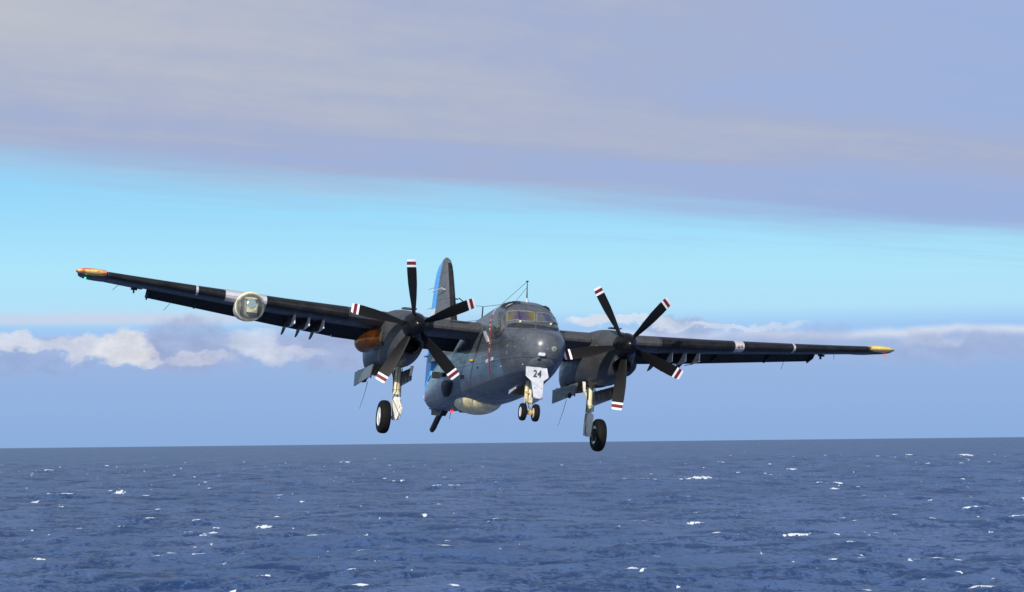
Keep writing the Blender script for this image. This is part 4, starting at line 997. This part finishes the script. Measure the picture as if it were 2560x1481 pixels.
    b = MB(); b.tube([(gx - s * .12, gy, -2.24), (gx + s * .30, gy, -2.24)], .045, 14); b.make('axle', 'steel', gear)
    b = MB(); b.tube([(gx - s * .10, gy - .02, -1.78), (gx - s * .15, gy - .15, -2.0), (gx - s * .11, gy - .02, -2.27)], .026, 8); b.tube([(gx - s * .06, gy - .12, -1.72), (gx - s * .13, gy - .17, -2.0)], .012, 6); b.tube([(gx - s * .13, gy - .1, -1.95), (gx - s * .02, gy - .12, -2.28)], .02, 6); b.make('torque_link', 'gearw', gear)
    b = MB(); b.tube([(gx + s * .10, gy - .02, -1.0), (gx + s * .105, gy - .03, -1.3), (gx + s * .10, gy - .02, -1.62)], .012, 6); b.tube([(gx - s * .095, gy - .04, -.95), (gx - s * .10, gy - .04, -1.7)], .014, 6); b.tube([(gx + s * .02, gy - .095, -.95), (gx + s * .03, gy - .10, -1.55), (gx - .12, gy - .12, -1.75), (gx - s * .12, gy - .16, -2.2)], .008, 6); b.make('brake_line', 'black', gear)
    b = MB(); b.tube([(gx, gy + .05, -1.40), (gx, gy + 1.1, -.75)], .045, 10); b.tube([(gx + s * .2, gy + .3, -.8), (gx, gy + .02, -1.2)], .03, 8); b.make('drag_brace', 'cream', gear)
    b = MB(); b.prism([(gx - s * .34, gy - .35, -.88), (gx - s * .26, gy - .35, -.88), (gx - s * .24, gy - .35, -1.14), (gx - s * .30, gy - .35, -1.14)], (0, .05, 0)); b.make('door_link', 'gearw', gear, False)
    # wheel: tyre outboard of the strut
    wx = s * 2.91; wh = bpy.data.objects.new('x', None)
    bpy.data.objects.remove(wh)
    ty = MB(); ty.lathe([(-.125, .245), (-.132, .28), (-.138, .33), (-.128, .375), (-.10, .41), (-.06, .428), (-.03, .432), (-.028, .424), (-.020, .424), (-.018, .433), (.018, .433), (.020, .424), (.028, .424), (.03, .432), (.06, .428), (.10, .41), (.128, .375), (.138, .33), (.132, .28), (.125, .245), (.08, .235), (-.08, .235), (-.125, .245)], (wx, gy, -2.24), (1, 0, 0), 56, False)
    ty = ty.make('main_wheel', 'tyre', air)
    b = MB(); b.lathe([(.112, .246), (.122, .25), (.124, .225), (.10, .205), (.085, .14), (.10, .085), (.125, .07), (.13, .001)], (wx, gy, -2.24), (s, 0, 0), 40); rim = b.make('rim', 'white', ty)
    b = MB(); b.lathe([(.112, .246), (.122, .25), (.124, .225), (.09, .20), (.07, .12), (.07, .001)], (wx, gy, -2.24), (-s, 0, 0), 40); b.make('rim', 'steel', ty)
    b = MB()
    for k in range(8):
        a = 2 * math.pi * k / 8; b.lathe([(0, .016), (.014, .016)], (wx + s * .088, gy + .165 * math.cos(a), -2.24 + .165 * math.sin(a)), (s, 0, 0), 8)
    b.make('wheel_bolts', 'under', ty)
    b = MB(); b.lathe([(0, .16), (.04, .17), (.09, .17)], (wx - s * .16, gy, -2.24), (s, 0, 0), 24); b.make('brake_disc', 'black', ty)
# round black port on the port nacelle's inner door
b = MB(); q = at(1424, 989, 0, 2.22); b.ball(q, .11, 16, 10, (.35, 1.6, .75)); b.make('door_blister', 'black', air)

# ------------------------------------------------------------------ nose gear
b = MB()
dy0 = min(hull_pt(x, y).y for x, y in [(1318, 920), (1341, 920), (1365, 922), (1369, 944), (1318, 940)]) - .07
pl = [at(x, y, 1, dy0 + (y - 916) / 82 * .12) for x, y in [(1315.5, 916), (1341, 918.5), (1367.5, 920), (1371.5, 945), (1359, 953.6), (1355, 998.5), (1334, 995), (1329, 953.6), (1315, 940)]]
b.prism(pl, (0, .03, 0)); nd = b.make('nose_gear_door', 'doorw', air, False); nd['label'] = 'white nose gear door marked 24'
tcu = bpy.data.curves.new('number', 'FONT'); tcu.body = '24'; tcu.size = .235; tcu.extrude = .006; tcu.align_x = 'CENTER'; tcu.space_character = 1.12; tcu.offset = .004
to = bpy.data.objects.new('number', tcu); COL.objects.link(to)
dgl = bpy.context.evaluated_depsgraph_get(); dgl.update()
tm = bpy.data.meshes.new_from_object(to.evaluated_get(dgl)); bpy.data.objects.remove(to)
tm.materials.clear(); tm.materials.append(M['ink'])
to = bpy.data.objects.new('number', tm); COL.objects.link(to); to.parent = nd
c_ = at(1342.5, 942.5, 1, dy0 + (942 - 916) / 82 * .12 - .012); print('door y', dy0)
to.matrix_basis = Matrix.Translation(c_) @ Matrix.Rotation(rad(98), 4, 'X') @ Matrix.Scale(.82, 4, (1, 0, 0)) @ Matrix.Scale(1.0, 4, (0, 1, 0))
b = MB()
for x, y in [(1336.5, 970), (1353, 971.5), (1336.5, 993), (1353, 994.5)]: b.lathe([(0, .012), (.01, .012)], at(x, y, 1, dy0 + (y - 916) / 82 * .12 - .002), (0, -1, 0), 8)
b.box((at(1345, 997.5, 1, dy0 + .11)), (.22, .03, .018)); b.make('door_bolts', 'ink', nd, False)
nx0 = at(1334, 1031, 1, 1.35); NXc = at(1330, 1032, 1, 1.35)
ax_c = Vector((0.0, 1.35, NXc.z))
b = MB(); b.tube([(-.10, 1.35, -1.2), (-.10, 1.35, -1.72)], [.05, .05], 14); b.tube([(0, 1.42, -1.2), (0, 1.4, -1.7), (0, 1.36, NXc.z + .22)], [.06, .055, .05], 14); b.box((0, 1.36, NXc.z + .30), (.10, .10, .12)); ng = b.make('nose_landing_gear', 'cream', air)
b = MB(); b.tube([(0, 1.36, NXc.z + .24), (0, 1.36, NXc.z + .02)], [.028, .028], 12); b.tube([(.03, 1.3, NXc.z + .22), (-.06, 1.25, NXc.z + .02)], .012, 6); b.make('oleo_piston', 'steel', ng)
b = MB(); b.box((0, 1.35, NXc.z), (.13, .13, .11)); b.tube([(-.16, 1.35, NXc.z), (.16, 1.35, NXc.z)], .04, 12); b.box((-.1, 1.32, -1.70), (.07, .07, .07)); b.box((-.1, 1.32, -1.50), (.08, .07, .05)); b.make('axle', 'brass', ng, False)
MB().tube([(-.10, 1.35, -1.70), (-.10, 1.36, NXc.z + .08)], .012, 6).make('hydraulic_line', 'under', ng)
b = MB(); b.tube([(0, 1.4, -1.55), (0, 2.1, -1.25)], .03, 8); b.make('drag_brace', 'cream', ng)
for s in (-1, 1):
    c = ax_c + Vector((s * .165, 0, 0))
    ty = MB(); ty.lathe([(-.062, .125), (-.07, .15), (-.072, .175), (-.062, .20), (-.04, .214), (-.012, .219), (.012, .219), (.04, .214), (.062, .20), (.072, .175), (.07, .15), (.062, .125), (-.062, .125)], c, (1, 0, 0), 40, False)
    ty = ty.make('nose_wheel', 'tyre', air)
    for q in (-1, 1): MB().lathe([(.056, .127), (.06, .128), (.058, .11), (.04, .09), (.05, .04), (.055, .001)], c, (q, 0, 0), 28).make('rim', 'white', ty)

# ------------------------------------------------------------------ roof mast, wires
def rod(name, pts, r, mat='under', parent=air, n=6): return MB().tube(pts, r, n).make(name, mat, parent)
mb_ = Vector((0, 2.4, .84)); mt = at(1318.5, 704, 1, 2.45)
ms = rod('antenna_mast', [mb_, mb_ + (mt - mb_) * .5, mt], [.022, .013, .009]); MB().lathe([(0, .06), (.05, .045), (.12, .02)], mb_ - Vector((0, 0, .02)), (0, 0, 1), 12).make('mast_base', 'lite', ms)
MB().box(mt, (.06, .03, .03)).make('mast_cap', 'under', ms, False)
m2b = Vector((0, 7.2, .55)); m2t = at(1207.5, 767, 1, 7.2); rod('antenna_mast', [m2b, m2t], [.02, .016])
fa_ = Vector((.05, 10.9, 1.45))
rod('antenna_wire', [mt, (-.05, 4.9, .95), m2t], .006); rod('antenna_wire', [mb_ + (mt - mb_) * .72, (-.05, 3.6, .86)], .005)
rod('antenna_wire', [m2t, fa_], .006); rod('antenna_wire', [(.0, 6.3, .68), (.1, 10.3, .85)], .005)
# small fin and plate to port of the roof
b = MB(); b.prism([(.62, 3.3, .35), (.66, 3.3, .62), (.60, 3.6, .70), (.58, 3.9, .5)], (.03, 0, 0)); b.make('blade_antenna', 'lite', air, False)
b = MB(); b.box((-2.6, 4.4, .56), (.35, .3, .04)); b.box((2.95, 4.4, .57), (.3, .3, .03)); b.make('nacelle_hatch', 'nac', air, False)

# ------------------------------------------------------------------ cockpit: seats, panel, crew
b = MB(); b.box((0, 1.50, -.02), (1.15, .12, .34)); b.box((0, 1.42, .13), (1.1, .3, .05)); b.make('instrument_panel', 'inner', air, False)
for s in (-1, 1):
    b = MB(); b.box((s * .40, 2.96, -.10), (.42, .12, .70)); b.box((s * .40, 2.72, -.46), (.42, .5, .12)); b.box((s * .40, 2.98, .32), (.26, .10, .16)); b.make('crew_seat', 'seat', air, False)
def skin_mesh(name, pts, edges, radii, mat, parent, lv=2):
    me = bpy.data.meshes.new(name); me.from_pydata(pts, edges, []); o = bpy.data.objects.new(name, me); COL.objects.link(o)
    md = o.modifiers.new('s', 'SKIN'); sd = me.skin_vertices[0].data if me.skin_vertices else None
    if sd is None:
        bm = bmesh.new(); bm.from_mesh(me); bm.verts.layers.skin.verify(); bm.to_mesh(me); bm.free(); sd = me.skin_vertices[0].data
    for i, r in enumerate(radii): sd[i].radius = r if isinstance(r, tuple) else (r, r); sd[i].use_root = (i == 0)
    m2 = o.modifiers.new('u', 'SUBSURF'); m2.levels = lv
    d = bpy.context.evaluated_depsgraph_get(); d.update(); nm = bpy.data.meshes.new_from_object(o.evaluated_get(d)); bpy.data.objects.remove(o)
    nm.materials.clear(); nm.materials.append(M[mat]); nm.polygons.foreach_set('use_smooth', [True] * len(nm.polygons))
    o = bpy.data.objects.new(name, nm); COL.objects.link(o); o.parent = parent; return o
def crew(x, lab, lean, vest):
    e = bpy.data.objects.new('person', None); COL.objects.link(e); e.matrix_world = air.matrix_world @ Matrix.Translation((x, 2.66, -.28))
    e['label'] = lab; e['category'] = 'person'; e['group'] = 'flight crew behind the cockpit windows'
    P = [(0, 0, .04), (0, .02, .22), (0, 0, .42), (0, -.02, .54), (0, -.03, .60), (-.17, 0, .46), (.17, 0, .46), (-.22, -.12, .24), (.22, -.12, .24), (-.14, -.36, .26), (.14, -.36, .26), (-.12, -.44, .28), (.12, -.44, .28), (-.12, -.28, .03), (.12, -.28, .03), (-.12, -.50, -.04), (.12, -.50, -.04)]
    E_ = [(0, 1), (1, 2), (2, 3), (3, 4), (2, 5), (2, 6), (5, 7), (6, 8), (7, 9), (8, 10), (9, 11), (10, 12), (0, 13), (0, 14), (13, 15), (14, 16)]
    rr_ = [(.15, .11), (.14, .10), (.13, .09), .055, .055, .065, .065, .05, .05, .037, .037, .035, .035, .085, .085, .065, .065]
    skin_mesh('body', P, E_, rr_, 'suit', e)
    h = MB(); h.ball((lean, -.06, .72), .095, 16, 12, (.86, 1.0, 1.12)); h.ball((lean, -.155, .70), .022, 8, 6, (.7, 1, 1)); h.ball((lean - .033, -.143, .73), .014, 8, 6); h.ball((lean + .033, -.143, .73), .014, 8, 6); h.make('face', 'skin', e)
    h = MB(); h.ball((lean, -.035, .755), .122, 18, 12, (.92, 1.02, 1.0)); h.make('helmet', 'helmet' if vest else 'lite', e)
    h = MB(); h.ball((lean, -.13, .745), .06, 12, 8, (1.2, .5, .5)); h.make('visor', 'black', e)
    h = MB(); h.ball((0, -.07, .36), .15, 16, 10, (1.05, .55, 1.15)); h.make('life_vest', 'vest' if vest else 'suit', e)
crew(-.44, 'pilot in orange helmet and orange life vest seen through the round side window', -.03, True)
crew(.40, 'second pilot in pale grey helmet behind the windscreen pane near the landing lamp', .02, False)
